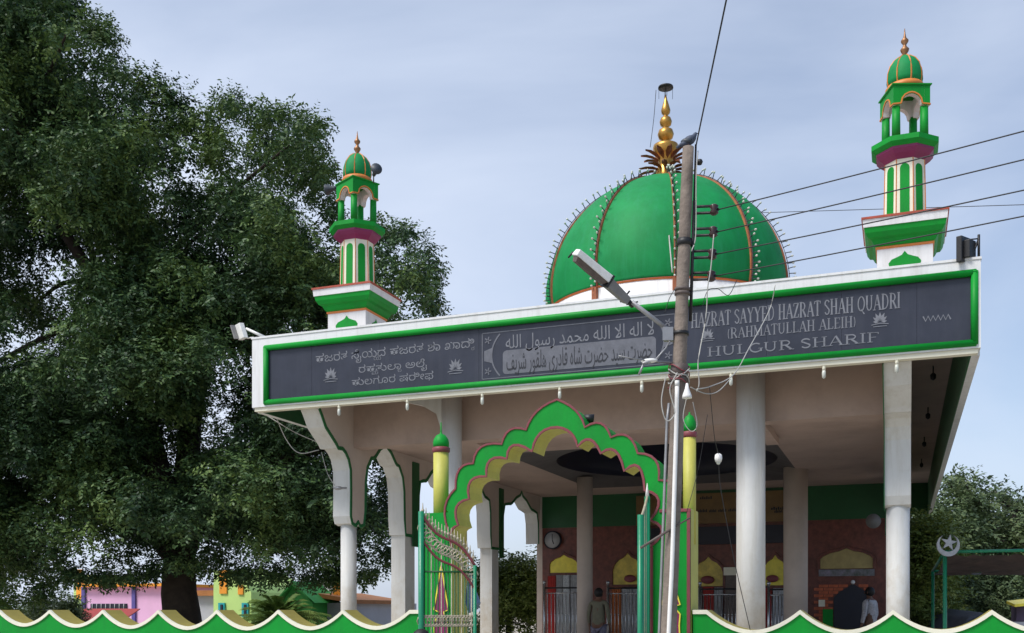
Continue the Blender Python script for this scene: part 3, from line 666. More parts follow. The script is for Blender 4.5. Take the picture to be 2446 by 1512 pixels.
# finial
fin = [(.22, 10.24), (.23, 10.42), (.19, 10.52), (.15, 10.66), (.15, 10.74), (.22, 10.84), (.26, 10.98), (.25, 11.04), (.12, 11.08), (.06, 11.12), (.07, 11.14), (.14, 11.19), (.165, 11.27), (.14, 11.35), (.06, 11.40), (.06, 11.42), (.11, 11.46), (.125, 11.53), (.10, 11.60), (.045, 11.64), (.045, 11.66), (.085, 11.70), (.095, 11.76), (.07, 11.85), (.03, 11.98), (.012, 12.08)]
g = MB(); g.lathe(fin, DCX, DCY, 24); f_ = g.build('finial', M['gold'], dome)
g = MB(); g.tube([(DCX, DCY, 12.05), (DCX, DCY, 12.27)], .008); g.lathe([(.0, 12.29), (.15, 12.24), (.155, 12.21), (.05, 12.21)], DCX, DCY, 20)
for a in range(4): g.tube([(DCX + .14 * math.cos(a * 1.57 + .4), DCY + .14 * math.sin(a * 1.57 + .4), 12.22), (DCX + .14 * math.cos(a * 1.57 + .4), DCY + .14 * math.sin(a * 1.57 + .4), 11.99)], .004, 4)
g.build('finial_umbrella', M['black'], dome)
g = MB(); g.lathe([(.27, 10.22), (.28, 10.33), (.24, 10.34)], DCX, DCY, 24); g.build('finial_base_ring', M['black'], dome)
g = MB()
for lay, (z_, n_, l_, el_) in enumerate(((10.36, 11, .30, -5), (10.54, 11, .44, 10), (10.74, 11, .42, 30))):
    for k in range(n_):
        a = 2 * math.pi * (k + lay * .5) / n_; d = Vector((math.cos(a), math.sin(a), 0)); e = Vector((0, 0, 1)); tn = Vector((-math.sin(a), math.cos(a), 0))
        P = []
        for u in (0, .35, .7, 1): P.append(Vector((DCX, DCY, z_)) + d * (.14 + l_ * u * math.cos(R(el_))) + e * (l_ * math.sin(R(el_)) * u - .10 * u * u))
        vs = []
        for i, p in enumerate(P): w = (.02, .06, .05, .004)[i]; vs += [p - tn * w + e * .015, p + e * -.02, p + tn * w + e * .015]
        g.add(vs, [(3 * i + j, 3 * i + j + 1, 3 * i + 4 + j, 3 * i + 3 + j) for i in range(3) for j in range(2)])
g.build('finial_petals', mat('dark_copper_petals', (.22, .07, .035), .5, .5, 10, metal=.3), dome)

# ---- minarets
def minaret(cx, cy, rot, lab, speaker=False):
    """returns list of parts; the root part is the base block"""
    g = MB(); s = .36
    g.box(cx - s, cy - s, CZ + .1, cx + s, cy + s, 6.62); base = g.build('minaret', M['white'], B, lab)
    g = MB()
    for (nx, ny) in ((0, -1), (1, 0), (-1, 0)):
        P = [(-.2, 0), (-.21, .07), (-.17, .13), (-.10, .16), (-.04, .19), (0, .25), (.04, .19), (.10, .16), (.17, .13), (.21, .07), (.2, 0)]
        if ny: vs = [(cx + u, cy - s - .003, 6.33 + v * .85) for u, v in P]
        else: vs = [(cx + nx * (s + .003), cy + u * .8, 6.33 + v * .85) for u, v in P]
        g = MB(); g.prism(vs, (-nx * .02, .02 if ny else 0, 0)); g.build('niche', M['green'], base)
    # coving flares out from the block to the slab in steps
    def sqring(prof, mi):
        g = MB(); vs = []
        for r_, z_ in prof: vs += [(cx - r_, cy - r_, z_), (cx + r_, cy - r_, z_), (cx + r_, cy + r_, z_), (cx - r_, cy + r_, z_)]
        k = len(prof); fs = [(4 * i + j, 4 * i + (j + 1) % 4, 4 * i + 4 + (j + 1) % 4, 4 * i + 4 + j) for i in range(k - 1) for j in range(4)]
        fs += [(3, 2, 1, 0), (4 * k - 4, 4 * k - 3, 4 * k - 2, 4 * k - 1)]
        g.add(vs, fs, mi); return g
    g = sqring([(s + .012, 6.60), (s + .018, 6.61), (s + .018, 6.63), (s + .01, 6.635)], 0); g.build('orange_line', M['orange'], base)
    g = sqring([(s + .012, 6.635), (s + .04, 6.66), (s + .07, 6.72), (s + .115, 6.74), (s + .15, 6.80), (s + .165, 6.87)], 0); g.build('coving', M['green'], base)
    g = sqring([(s + .175, 6.87), (s + .185, 6.975)], 0); g.build('cornice_slab', M['white'], base)
    g = sqring([(s + .20, 6.975), (s + .20, 7.005)], 0); g.build('cornice_line', M['redline'], base)
    # octagonal shaft with green panels
    a8 = R(22.5) + rot * 0
    g = MB(); g.lathe([(.295, 7.0), (.278, 7.88)], cx, cy, 8, 0, a8, False); g.build('shaft', M['cream'], base)
    g = MB()
    for k in range(8):
        a = a8 + R(22.5) + k * R(45)
        def P3(u, z): r_ = (.295 - .02 * (z - 7.0)) * math.cos(R(22.5)) + .004; return (cx + r_ * math.cos(a) - u * math.sin(a), cy + r_ * math.sin(a) + u * math.cos(a), z)
        w = .062; pts = [P3(-w, 7.06), P3(w, 7.06)] + [P3(w * math.cos(R(t)), 7.73 + w * math.sin(R(t))) for t in (0, 30, 60, 90, 120, 150, 180)]
        g.prism(pts, (-math.cos(a) * .02, -math.sin(a) * .02, 0))
    g.build('shaft_panel', M['green'], base)
    g = MB()
    for k in range(8):
        a = a8 + k * R(45); g.tube([(cx + .297 * math.cos(a), cy + .297 * math.sin(a), 7.0), (cx + .280 * math.cos(a), cy + .280 * math.sin(a), 7.88)], .007, 4)
    g.build('shaft_edge', M['orange'], base)
    g = MB(); g.lathe([(.285, 7.86), (.30, 7.875), (.36, 7.92), (.405, 7.97), (.41, 8.005)], cx, cy, 8, 0, a8, False); g.build('purple_corbel', M['purple'], base)
    g = MB(); g.lathe([(.415, 8.0), (.475, 8.05), (.475, 8.12), (.44, 8.13)], cx, cy, 8, [0, 0, 1], a8, False); g.build('balcony', [M['green'], M['redline']], base)
    # kiosk
    ca, sa = math.cos(rot), math.sin(rot)
    def K(u, v): return (cx + u * ca - v * sa, cy + u * sa + v * ca)
    q = .195
    for (u, v) in ((-q, -q), (q, -q), (q, q), (-q, q)):
        x, y = K(u, v); g = MB(); g.lathe([(.058, 8.13), (.053, 8.62)], x, y, 12); g.build('kiosk_column', M['green'], base)
    H = .255
    def mkE(e):
        ce, se = math.cos(e * math.pi / 2), math.sin(e * math.pi / 2)
        def E(u, v, z):
            x, y = K(u * ce - v * se, u * se + v * ce); return Vector((x, y, z))
        return E
    for e in range(4):
        E = mkE(e); Hw = H if e % 2 == 0 else H - .081
        P = [(-Hw, 8.59), (-.145, 8.60)] + [(-.135 * math.cos(R(t)), 8.61 + .14 * math.sin(R(t))) for t in (0, 25, 50, 75, 90, 105, 130, 155, 180)] + [(.145, 8.60), (Hw, 8.59), (Hw, 8.86), (-Hw, 8.86)]
        n_ = len(P); g = MB(); g.prism([E(u, -H, z) for u, z in P], E(0, -H + .08, 0) - E(0, -H, 0), 0, [1] * (n_ - 3) + [0] * 3, 1)
        g.build('kiosk_arch', [M['green'], M['white']], base)
    g = MB()
    for e in range(4):
        E = mkE(e); o_ = -H - .002
        pts = [E(-H, o_, 8.605), E(-.15, o_, 8.615)] + [E(-.145 * math.cos(R(t)), o_, 8.625 + .145 * math.sin(R(t))) for t in (0, 25, 50, 75, 90, 105, 130, 155, 180)] + [E(.15, o_, 8.615), E(H, o_, 8.605)]
        g = MB(); g.bar(pts, .022, E(0, -1, 0) - E(0, 0, 0), .008); g.build('kiosk_arch_trim', M['orange'], base)
    H2 = H + .02; g = MB(); vs = []
    for h_, z_ in ((H + .004, 8.861), (H2, 8.87), (H2, 8.885), (.2, 8.91)):
        for (u, v) in ((-h_, -h_), (h_, -h_), (h_, h_), (-h_, h_)): vs.append((*K(u, v), z_))
    g.add(vs, [(4 * i + j, 4 * i + (j + 1) % 4, 4 * i + 4 + (j + 1) % 4, 4 * i + 4 + j) for i in range(3) for j in range(4)] + [(12, 13, 14, 15), (3, 2, 1, 0)], 0); g.build('kiosk_roof', M['green'], base)
    g = MB(); g.lathe([(.24, 8.88), (.26, 8.91), (.26, 8.94), (.24, 8.97)], cx, cy, 28); g.build('orange_ring', M['orange'], base)
    cp = [(.225, 8.96), (.242, 9.04), (.235, 9.15), (.205, 9.25), (.15, 9.33), (.08, 9.385), (.03, 9.40)]
    g = MB(); g.lathe(cp, cx, cy, 32); g.build('cupola', M['domegreen'], base)
    g = MB()
    for k in range(8):
        a = rot + k * R(45); g.tube([(cx + r_ * 1.003 * math.cos(a), cy + r_ * 1.003 * math.sin(a), z_) for r_, z_ in cp], .010, 4)
    g.build('cupola_rib', M['orange'], base)
    g = MB(); g.lathe([(.035, 9.39), (.03, 9.43), (.055, 9.47), (.06, 9.495), (.03, 9.53), (.022, 9.56), (.05, 9.60), (.052, 9.62), (.022, 9.66), (.012, 9.71), (.004, 9.79)], cx, cy, 14); g.build('finial', M['brass'], base)
    return base
minaret(-8.72, 15.50, R(-72 + 45), 'left minaret with a loudspeaker on its kiosk')
minaret(0.03, 15.50, R(-114 + 45), 'right minaret standing over the corner column')
def horn(c, d, lab):
    t = thing('loudspeaker', lab, 'loudspeaker', c); c = Vector(c); d = Vector(d).normalized()
    g = MB(); P = [c + d * u for u in (0, .06, .14, .20, .21)]; g.tube(P, [.03, .035, .06, .095, .095], 16, cap=True); g.build('horn', M['stalk'], t)
    g = MB(); g.tube([c - d * .02, c - d * .02 + Vector((0, 0, -.12))], .012, 6); g.build('bracket', M['black'], t)
horn(WY(893, 418, 15.2), (.6, -.7, .1), 'grey horn loudspeaker on the kiosk corner of the left minaret')
horn(WY(806, 448, 15.5) , (-.9, -.1, -.1), 'small dark horn loudspeaker on the left edge of the left minaret kiosk')

# ================================================================== strings of bulbs on the dome ribs
bm_ = MB(); bm_.tube([(0, 0, 0), (0, 0, .125)], .009, 5, 1); bm_.lathe([(.011, .10), (.018, .11), (.021, .127), (.014, .143), (.001, .15)], 0, 0, 8, 0)
where = {0: 'bulb string on the dome rib beside the concrete pole', 1: 'bulb string on the dome rib right of the pole', 9: 'bulb string on the dome rib left of the pole', 2: 'bulb string along the right rim of the dome', 8: 'bulb string along the left rim of the dome', 3: 'bulb string on the far right side of the dome', 7: 'bulb string on the far left side of the dome'}
bsrc = None
for k, a in enumerate(ribs):
    if k not in where: continue
    t = thing('light_string', where[k], 'light string', (DCX + 2.45 * math.cos(a), DCY + 2.45 * math.sin(a), 7.5), 'light strings on the dome ribs')
    n_ = 32
    pc = MB()
    cab = []
    for i in range(n_):
        p = pp[0] if i == 0 else None; u = i / (n_ - 1) * (len(pp) - 5); j = int(u); f = u - j; p = pp[j].lerp(pp[min(j + 1, len(pp) - 1)], f)
        q0, q1 = pp[max(j - 1, 0)], pp[min(j + 2, len(pp) - 1)]; tg = (q1 - q0); nr2 = Vector((tg.y, -tg.x)).normalized()   # (radial, z)
        side = .55 if i % 2 else -.15
        nrm = Vector((nr2.x * math.cos(a) - side * math.sin(a), nr2.x * math.sin(a) + side * math.cos(a), nr2.y)).normalized()
        loc = Vector((DCX + (p.x + .03) * math.cos(a), DCY + (p.x + .03) * math.sin(a), p.y + .01))
        cab.append(loc + nrm * .01)
        if bsrc is None: o = bm_.build('bulb', [M['bulb'], M['stalk']]); bsrc = o
        else: o = bsrc.copy(); col.objects.link(o)
        o.parent = t; o.location = loc - t.location; o.rotation_euler = nrm.to_track_quat('Z', 'Y').to_euler()
    pc.tube(cab, .008, 5); pc.build('cable', M['stalk'], t)

# ================================================================== fascia bulbs
def fasc_bulb(px, lab):
    p = WY(px, 1, FY + .05); x = p.x; z = FZ0
    t = thing('hanging_bulb', lab, 'bulb', (x, FY + .05, z), 'bulbs hanging under the front fascia')
    g = MB(); g.tube([(x, FY + .05, z), (x, FY + .05, z - .06)], .022, 8); g.build('socket', M['cream'], t)
    g = MB(); g.lathe([(.022, z - .06), (.026, z - .10), (.024, z - .15), (.001, z - .17)], x, FY + .05, 10); g.build('glass', M['bulb'], t)
for px, lab in ((810, 'hanging bulb nearest the left corner column under the fascia'), (973, 'hanging bulb second from the left under the fascia'), (1152, 'hanging bulb above the left shoulder of the scalloped arch'), (1337, 'hanging bulb right over the tip of the scalloped arch'),
                (1533, 'hanging bulb just left of the pole under the fascia'), (1746, 'hanging bulb between the pole and the thick round column'), (1968, 'hanging bulb right of the thick round column under the fascia'), (2142, 'hanging bulb in front of the right corner column')):
    fasc_bulb(px, lab)
for i, (px, py, lab) in enumerate(((2249, 908, 'nearest'), (2239, 972, 'second'), (2223, 1030, 'middle'), (2211, 1097, 'fourth'), (2200, 1142, 'farthest'))):
    c = WX(px, py, .72); c.z = CZ; Y = 15.4 + i * 3.9; x = .50
    t = thing('ceiling_hook', f'{lab} small dark lamp holder on the underside of the right canopy', 'lamp holder', (x, Y, CZ), 'lamp holders under the right canopy')
    g = MB(); g.tube([(x, Y, CZ), (x, Y, CZ - .12)], .012, 6); g.build('stem', M['black'], t); g = MB(); g.lathe([(.02, CZ - .12), (.05, CZ - .15), (.045, CZ - .22), (.01, CZ - .25)], x, Y, 10); g.build('shade', M['black'], t)

# ================================================================== floodlights
t = thing('floodlight', 'black floodlight on a bracket on top of the right end of the fascia', 'floodlight', WY(2310, 628, 14.1))
c = WY(2302, 598, 14.05)
g = MB(); g.obox(c, (.42, .9, .1), (0, 0, 1), (.9, -.42, 0), .15, .16, .035); g.obox(c + Vector((.05, 0, 0)), (.42, .9, .1), (0, 0, 1), (.9, -.42, 0), .10, .11, .06); g.build('lamp_body', M['black'], t, bevel=.008)
g = MB(); d0 = WY(2338, 570, 14.1)
g.tube([WY(2316, 572, 14.05), d0], .009); g.tube([d0 + Vector((0, 0, .05)), d0 + Vector((0, 0, -.22))], .016); g.tube([d0, WY(2318, 622, 14.08)], .014); g.tube([WY(2312, 626, 14.08), WY(2340, 612, 14.1)], .009)
g.build('bracket', M['black'], t)
t = thing('floodlight', 'pale grey floodlight on a white arm at the left end of the fascia', 'floodlight', WY(632, 806, 14.05))
g = MB(); c = WY(576, 792, 14.0); X_ = Vector((.8, -.5, 0)); g.obox(c, X_, (-.35, 0, 1), (.5, .8, .1), .11, .13, .04); g.build('lamp_body', M['lampwhite'], t, bevel=.008)
g = MB(); g.obox(c + Vector((-.10, -.0, .0)), X_, (-.35, 0, 1), (.5, .8, .1), .02, .12, .06); g.build('lamp_glass', M['lampgrey'], t)
g = MB(); g.tube([WY(588, 785, 14.0), WY(634, 806, 14.05)], .022, 8); g.tube([WY(590, 808, 14.02), WY(606, 806, 14.02)], .012); g.build('arm', M['lampwhite'], t)

# ================================================================== boundary wall
WYF = 9.0; WT = .27
def scallop_pts(x0, x1, peaks, sag=.165):
    P = []; n = 14
    for a, b in zip(peaks[:-1], peaks[1:]):
        w = b - a
        for i in range(n):
            u = i / n; P.append((a + w * u, 1.6 - (sag + .012 * math.sin(a * 7.3)) * (1 - (abs(2 * u - 1)) ** 1.9)))
    P.append((peaks[-1], 1.6)); return P
def wall(name, lab, peaks, flat=None):
    P = scallop_pts(peaks[0], peaks[-1], peaks)
    if flat: P = [(flat, 1.6)] + P if flat < P[0][0] else P + [(flat, 1.6)]
    x0, x1 = P[0][0], P[-1][0]
    t = thing(name, lab, 'wall', ((x0 + x1) / 2, WYF, 0), 'scalloped boundary walls')
    g = MB(); g.prism([(x, WYF, z - .035) for x, z in P] + [(x1, WYF, 0), (x0, WYF, 0)], (0, WT, 0)); g.build('wall_body', M['green'], t)
    n = len(P); g = MB(); vs = []
    for x, z in P: vs += [(x, WYF - .015, z - .036), (x, WYF - .015, z + .001), (x, WYF + .02, z + .001), (x, WYF + .02, z - .036)]
    g.add(vs, [(4 * i + j, 4 * i + (j + 1) % 4, 4 * i + 4 + (j + 1) % 4, 4 * i + 4 + j) for i in range(n - 1) for j in range(4)]); g.build('cream_edge', M['cream'], t)
    g = MB(); vs = []
    for x, z in P: vs += [(x, WYF + .021, z - .033), (x, WYF + .021, z), (x, WYF + WT + .01, z), (x, WYF + WT + .01, z - .033)]
    g.add(vs, [(4 * i + j, 4 * i + (j + 1) % 4, 4 * i + 4 + (j + 1) % 4, 4 * i + 4 + j) for i in range(n - 1) for j in range(4)]); g.build('coping', M['olive'], t)
lp = [-9.0 + .755 * k for k in range(-10, 6)] + [-4.48]
wall('boundary_wall', 'green scalloped boundary wall with cream edge left of the gate arch', lp, -4.36)
rp_ = [-1.60] + [-.81 + .738 * k for k in range(0, 14)]
wall('boundary_wall', 'green scalloped boundary wall with white edge right of the gate arch', rp_, -1.72)
# ================================================================== gate arch
GT = .34
S5 = 1.6222
def c5(x, y): return WY((1600 + x / S5) / 1.542, (1400 + y / S5) / 1.542, WYF)
def lobe(a, m, b, n=6):
    """curve through a, bulging point m, b (quadratic bezier through m)"""
    a, m, b = Vector(a), Vector(m), Vector(b); c = 2 * m - (a + b) / 2
    return [((1 - t) ** 2) * a + 2 * t * (1 - t) * c + t * t * b for t in [i / n for i in range(n)]]
outer = [(95, 1470)]
oc = []
oc += lobe((92, 900), (72, 760), (135, 650)); oc += lobe((135, 650), (158, 535), (240, 500)); oc += lobe((240, 500), (288, 402), (410, 385)); oc += lobe((410, 385), (460, 300), (555, 300))
oc += lobe((555, 300), (620, 190), (740, 120)); oc += lobe((740, 120), (850, 185), (905, 285)); oc += lobe((905, 285), (1000, 262), (1060, 345)); oc += lobe((1060, 345), (1160, 338), (1220, 440)); oc += lobe((1220, 440), (1325, 480), (1345, 600))
oc += [Vector((1345, 600)), Vector((1400, 604))]
ic = []
ic += lobe((115, 1010), (105, 915), (150, 868)); ic += lobe((150, 868), (140, 760), (215, 712)); ic += lobe((215, 712), (225, 605), (318, 578)); ic += lobe((318, 578), (342, 480), (440, 472)); ic += lobe((440, 472), (480, 392), (590, 428))
ic += lobe((590, 428), (640, 320), (740, 285)); ic += lobe((740, 285), (820, 318), (862, 400)); ic += lobe((862, 400), (935, 358), (1000, 440)); ic += lobe((1000, 440), (1085, 425), (1140, 545)); ic += lobe((1140, 545), (1225, 520), (1262, 660)); ic += lobe((1262, 660), (1345, 720), (1296, 838)); ic += lobe((1296, 838), (1365, 905), (1288, 1000)); ic += [Vector((1288, 1000))]
OC = [c5(p.x, p.y) for p in oc]; IC = [c5(p.x, p.y) for p in ic]
xl_out = WY(1010, 1457, WYF).x; xl_in = WY(1112, 1457, WYF).x; xr_in = IC[-1].x; xr_out = WY(1652, 1457, WYF).x
zpl = WY(1060, 1225, WYF).z
GA = thing('gate_arch', 'green scalloped gateway arch with yellow soffit and two pillars', 'gateway', ((xl_out + xr_out) / 2, WYF, 0))
# arch band joins two pillars: polygon
zpr = WY(1640, 1216, WYF).z
poly = [Vector((xl_out, WYF - .03, 0)), Vector((xl_out, WYF - .03, zpl)), Vector((OC[0].x - .005, WYF - .03, zpl))] + [Vector((p.x, WYF - .03, p.z)) for p in OC if p.z > zpl + .01]
poly += [Vector((OC[-1].x, WYF - .03, zpr)), Vector((xr_out, WYF - .03, zpr)), Vector((xr_out, WYF - .03, 0)), Vector((xr_in, WYF - .03, 0))]
poly += [Vector((p.x, WYF - .03, p.z)) for p in reversed(IC)] + [Vector((IC[0].x, WYF - .03, 0))]
n_in = len(IC) + 1; sides = [0] * (len(poly) - n_in - 1) + [1] * (n_in + 1); sides[len(poly) - len(IC) - 4] = 1
g = MB(); g.prism(poly, (0, GT, 0), 0, sides, 0); g.build('arch_body', [M['green'], M['yellow']], GA)
g = MB()
for Pn, w in ((OC, .022), (IC, .026)):
    g.bar([Vector((p.x, WYF - .03, p.z)) for p in Pn], w, (0, -1, 0), .010)
g.bar([(xr_out - .02, WYF - .03, 0.1), (xr_out - .02, WYF - .03, zpr - .01)], .035, (0, -1, 0), .010)
g.bar([(xr_in + .02, WYF - .03, 0.1), (xr_in + .02, WYF - .03, IC[-1].z)], .03, (0, -1, 0), .010)
g.bar([(xr_out - .28, WYF - .032, zpr - .012), (xr_out, WYF - .032, zpr - .012)], .03, (0, -1, 0), .009)
g.build('maroon_outline', M['maroon'], GA)

def turret(px0, px1, pyb, pyr, pyd, Y, spike=False):
    a = WY(px0, 1300, Y); b = WY(px1, 1300, Y); cx = (a.x + b.x) / 2; r = (b.x - a.x) / 2 * .96
    m = (px0 + px1) / 2; zb, zr, zd = WY(m, pyb, Y).z, WY(m, pyr, Y).z, WY(m, pyd, Y).z
    g = MB(); g.lathe([(r, zb), (r, zr)], cx, Y, 20); tr = g.build('turret', M['yellow'], GA)
    g = MB(); g.lathe([(r * 1.02, zr), (r * 1.16, zr + .015), (r * 1.16, zr + .045), (r * 1.02, zr + .055)], cx, Y, 20); g.build('turret_collar', M['maroon'], tr)
    h = zd - zr - .05; g = MB(); g.lathe([(r * 1.02, zr + .055), (r * 1.05, zr + .05 + h * .35), (r * .95, zr + .05 + h * .6), (r * .6, zr + .05 + h * .88), (r * .15, zr + .05 + h), (.008, zd + .02)] + ([(.005, zd + .11)] if spike else []), cx, Y, 20)
    g.build('turret_cap', M['green'], tr)
turret(1036, 1071, 1250, 1082, 1036, WYF + .15, True); turret(1631, 1663, 1300, 1046, 990, WYF + .15)
def spear(pxc, pyt, pym, hw, flip=False):
    p = WY(pxc, pyt, WYF - .03); q = WY(pxc, pym, WYF - .03); x = p.x; w = hw / FOC * 9.2; zt, zm = p.z, q.z; h = zt - zm
    prof = [(0, 0), (.25, -.22 * h), (.62, -.6 * h), (1, -.95 * h), (.35, -1.0 * h), (.5, -1.08 * h), (1, -1.25 * h), (.9, -1.6 * h), (1, -2.2 * h), (0.2, -2.6 * h)]
    L_ = [(x - u * w, zt + v) for u, v in prof]; R_ = [(x + u * w, zt + v) for u, v in reversed(prof[1:])]
    P = L_ + R_; g = MB(); g.prism([(a, WYF - .038, b) for a, b in P], (0, .008, 0)); o = g.build('spear_ornament', M['purple'], GA)
    g = MB(); g.bar([(a, WYF - .039, b) for a, b in P + [P[0]]], .014, (0, -1, 0), .006); g.build('ornament_edge', M['brightyellow'], o)
spear(1055, 1350, 1462, 20); spear(1603, 1372, 1448, 22)
# ---- gate leaves
def leafgate(p0, p1, ztops, lab, nb, name='gate_leaf', hinge=None):
    """p0,p1: ground points; ztops function of u"""
    t = thing(name, lab, 'gate', (p0.x, p0.y, 0)); d = (p1 - p0); d.z = 0
    P = lambda u, z: Vector((p0.x + d.x * u, p0.y + d.y * u, z))
    g = MB(); g.tube([P(0, .05), P(0, ztops(0) + .02)], .028, 8); g.build('stile', M['teal'], t)
    g = MB(); g.tube([P(1, .05), P(1, ztops(1))], .018, 8); g.build('stile', M['teal'], t)
    for i in range(1, nb):
        u = i / nb; g = MB(); g.tube([P(u, .1), P(u, ztops(u) - .02)], .006, 5); g.build('bar', M['grille'] if i % 3 == 0 else M['dkgreen'], t)
    g = MB(); g.tube([P(i / 16, ztops(i / 16)) for i in range(17)], .014, 6); g.build('top_rail', M['maroon'], t)
    g = MB(); g.tube([P(i / 16, ztops(i / 16) - .22) for i in range(17)], .012, 6); g.build('lower_curved_rail', M['maroon'], t)
    g = MB()
    for zz_ in (1.95, 1.05): g.tube([P(0, zz_), P(1, zz_)], .010, 6)
    g.build('cross_rail', M['dkgreen'], t)
    g = MB(); nn = int(nb * 1.1)
    for i in range(nn):
        u = (i + .5) / nn; z = ztops(u) - .11; dd = d.normalized()
        ring = [P(u, z) + (dd * math.cos(a) + Vector((0, 0, 1)) * math.sin(a)) * .045 for a in [k * math.pi / 5 for k in range(11)]]
        g.tube(ring, .008, 5, cap=False)
        z2 = 1.50; ring = [P(u, z2) + (dd * math.cos(a) + Vector((0, 0, 1)) * math.sin(a)) * .05 for a in [k * math.pi / 5 for k in range(11)]]; g.tube(ring, .008, 5, cap=False)
        g.tube([P(u, ztops(u)), P(u, ztops(u) + .12)], [.012, .003], 5)
        g.ball(P(u, ztops(u) + .05), .018, 6)
    g.build('scrollwork', M['grille'], t, kind='stuff')
    return t
a = WY(1006, 1457, 8.45); b = WY(1134, 1457, 8.75)
zA = EZ + (1457 - 1215) / FOC * 9.3; zB = EZ + (1457 - 1335) / FOC * 9.1
leafgate(a, b, lambda u: zA - .04 - (zA - zB) * (u + .10 * math.sin(2 * math.pi * u)), 'open wrought gate leaf with sloping top in front of the left gate pillar', 16)
a = WY(1546, 1457, 8.9); dirv = Vector((a.x, a.y, 0)).normalized(); b = a - dirv * 1.0 + Vector((-.055, 0, 0))
g_t = thing('gate_leaf', 'open teal gate leaf seen edge on beside the right gate pillar', 'gate', (a.x, a.y, 0))
zz0 = EZ + (1457 - 1165) / FOC * 8.4
P_ = lambda u, z: Vector((b.x + (a.x - b.x) * u, b.y + (a.y - b.y) * u, z))
g = MB(); g.tube([P_(0, .05), P_(0, 2.35)], .024, 8); g.build('stile', M['teal'], g_t)
g = MB(); g.tube([P_(1, .05), P_(1, zz0)], .026, 8); g.build('stile', M['teal'], g_t)
for i in range(1, 12):
    u = i / 12; g = MB(); g.tube([P_(u, .08), P_(u, 2.3 + (zz0 - 2.35) * u)], .008, 5); g.build('bar', M['teal'] if i % 3 else M['grille'], g_t)
g = MB(); g.tube([P_(i / 12, 2.33 + (zz0 - 2.33) * (i / 12) ** 1.3) for i in range(13)], .012, 6); g.build('top_rail', M['grille'], g_t)
g = MB(); g.tube([P_(1, zz0), P_(1, zz0 + .12)], [.02, .002], 6); g.build('tip', M['pipe'], g_t)
# blue cloth hanging on left leaf edge
g = MB(); pts = [(1118, 1372), (1124, 1378), (1127, 1400), (1141, 1440), (1136, 1452), (1118, 1464), (1112, 1440), (1114, 1400)]
nse = [.0, .03, .05, .02, .06, .03, .0, .04]
g.prism([WY(x, y, 8.82 + k) for (x, y), k in zip(pts, nse)], (0.01, .05, 0)); tag(g.build('hanging_cloth', M['bluecloth']), 'grey blue cloth hanging at the free end of the left gate leaf', 'cloth')
# tree stump / yellow jamb beyond the gate
g = MB(); p = WY(1101, 1457, 9.9); g.lathe([(.07, 0), (.065, 2.5)], p.x, 9.9, 12); tag(g.build('inner_post', M['olive']), 'weathered olive post standing just inside the left gate pillar', 'post')

# ================================================================== utility pole and its fittings
PY0 = 7.70
def pole_c(py, d=None):
    # centre line (pixels) of the pole
    pts = [(350, 1644), (700, 1634), (900, 1620), (1512, 1600), (1600, 1597)]
    for (a, xa), (b, xb) in zip(pts[:-1], pts[1:]):
        if py <= b: return xa + (xb - xa) * (py - a) / (b - a)
    return pts[-1][1]
bot = WY(1597, 1512, PY0); top = WY(1644, 352, PY0)
dirp = (top - bot).normalized()
base_p = bot - dirp * (bot.z / dirp.z)
PP = thing('utility_pole', 'leaning weathered concrete utility pole in front of the gate', 'utility pole', base_p)
g = MB(); n_ = 24; pts = [base_p.lerp(top, i / n_) for i in range(n_ + 1)]; rs = [.068 - .024 * i / n_ + random.uniform(-.002, .002) for i in range(n_ + 1)]
g.tube(pts, rs, 14); g.build('pole_shaft', M['pole'], PP)
def pp_at(py):
    # point on the pole axis at picture height py
    u = (1512 - py) / (1512 - 352); return bot.lerp(top, u)
cdir = Vector((0, -1, 0))
for py, h_, r_ in ((578, .05, .056), (690, .02, .060), (700, .02, .060), (795, .025, .064), (885, .10, .068), (905, .04, .072)):
    p = pp_at(py); g = MB(); g.tube([p - dirp * h_ / 2, p + dirp * h_ / 2], r_, 14); g.build('band', M['black'] if py in (578, 795) else M['lampin'], PP)
# strap channel on the right with insulators
right = Vector((RT[0], RT[1], 0))
g = MB(); p0, p1 = pp_at(765), pp_at(478); g.tube([p0 + right * .070, p1 + right * .062], .013, 5); g.build('strap', M['black'], PP)
g = MB(); g.tube([pp_at(345) + right * .056, pp_at(478) + right * .06], .008, 5); g.build('strap', M['black'], PP)
ins = []
for py in (500, 553, 606, 658):
    c = pp_at(py) + right * .062
    g = MB(); e = c + right * .16
    g.tube([c + Vector((0, 0, .022)), e + Vector((0, 0, .028)), e + right * .025 , e + Vector((0, 0, -.022)), c + Vector((0, 0, -.028))], .0105, 6); br = g.build('insulator_bracket', M['black'], PP)
    g = MB(); q = e - right * .01; g.lathe([(.020, q.z - .038), (.036, q.z - .026), (.022, q.z), (.036, q.z + .026), (.020, q.z + .038)], q.x, q.y, 12); g.build('insulator', M['brown'], br)
    ins.append(e + right * .02)
c = pp_at(387) + right * .09; g = MB(); g.ball(c, .025, 8); g.build('insulator', M['black'], PP)
# white pipe
g = MB(); P = [pp_at(py) + Vector((.016, -.070, 0)) + right * dx for py, dx in ((925, -.012), (1050, -.005), (1200, .000), (1350, .004), (1512, .0))]
P.append(P[-1] + (base_p - bot) * .95); g.tube(smoothpath(P, 4), .0165, 8); pi_ = g.build('pipe', M['pipe'], PP, 'white plastic conduit running down the pole')
g = MB(); g.tube([P[0] + Vector((0, 0, 0)), P[0] + Vector((0, 0, .04))], .018, 8); g.build('pipe_cap', M['lampwhite'], pi_)
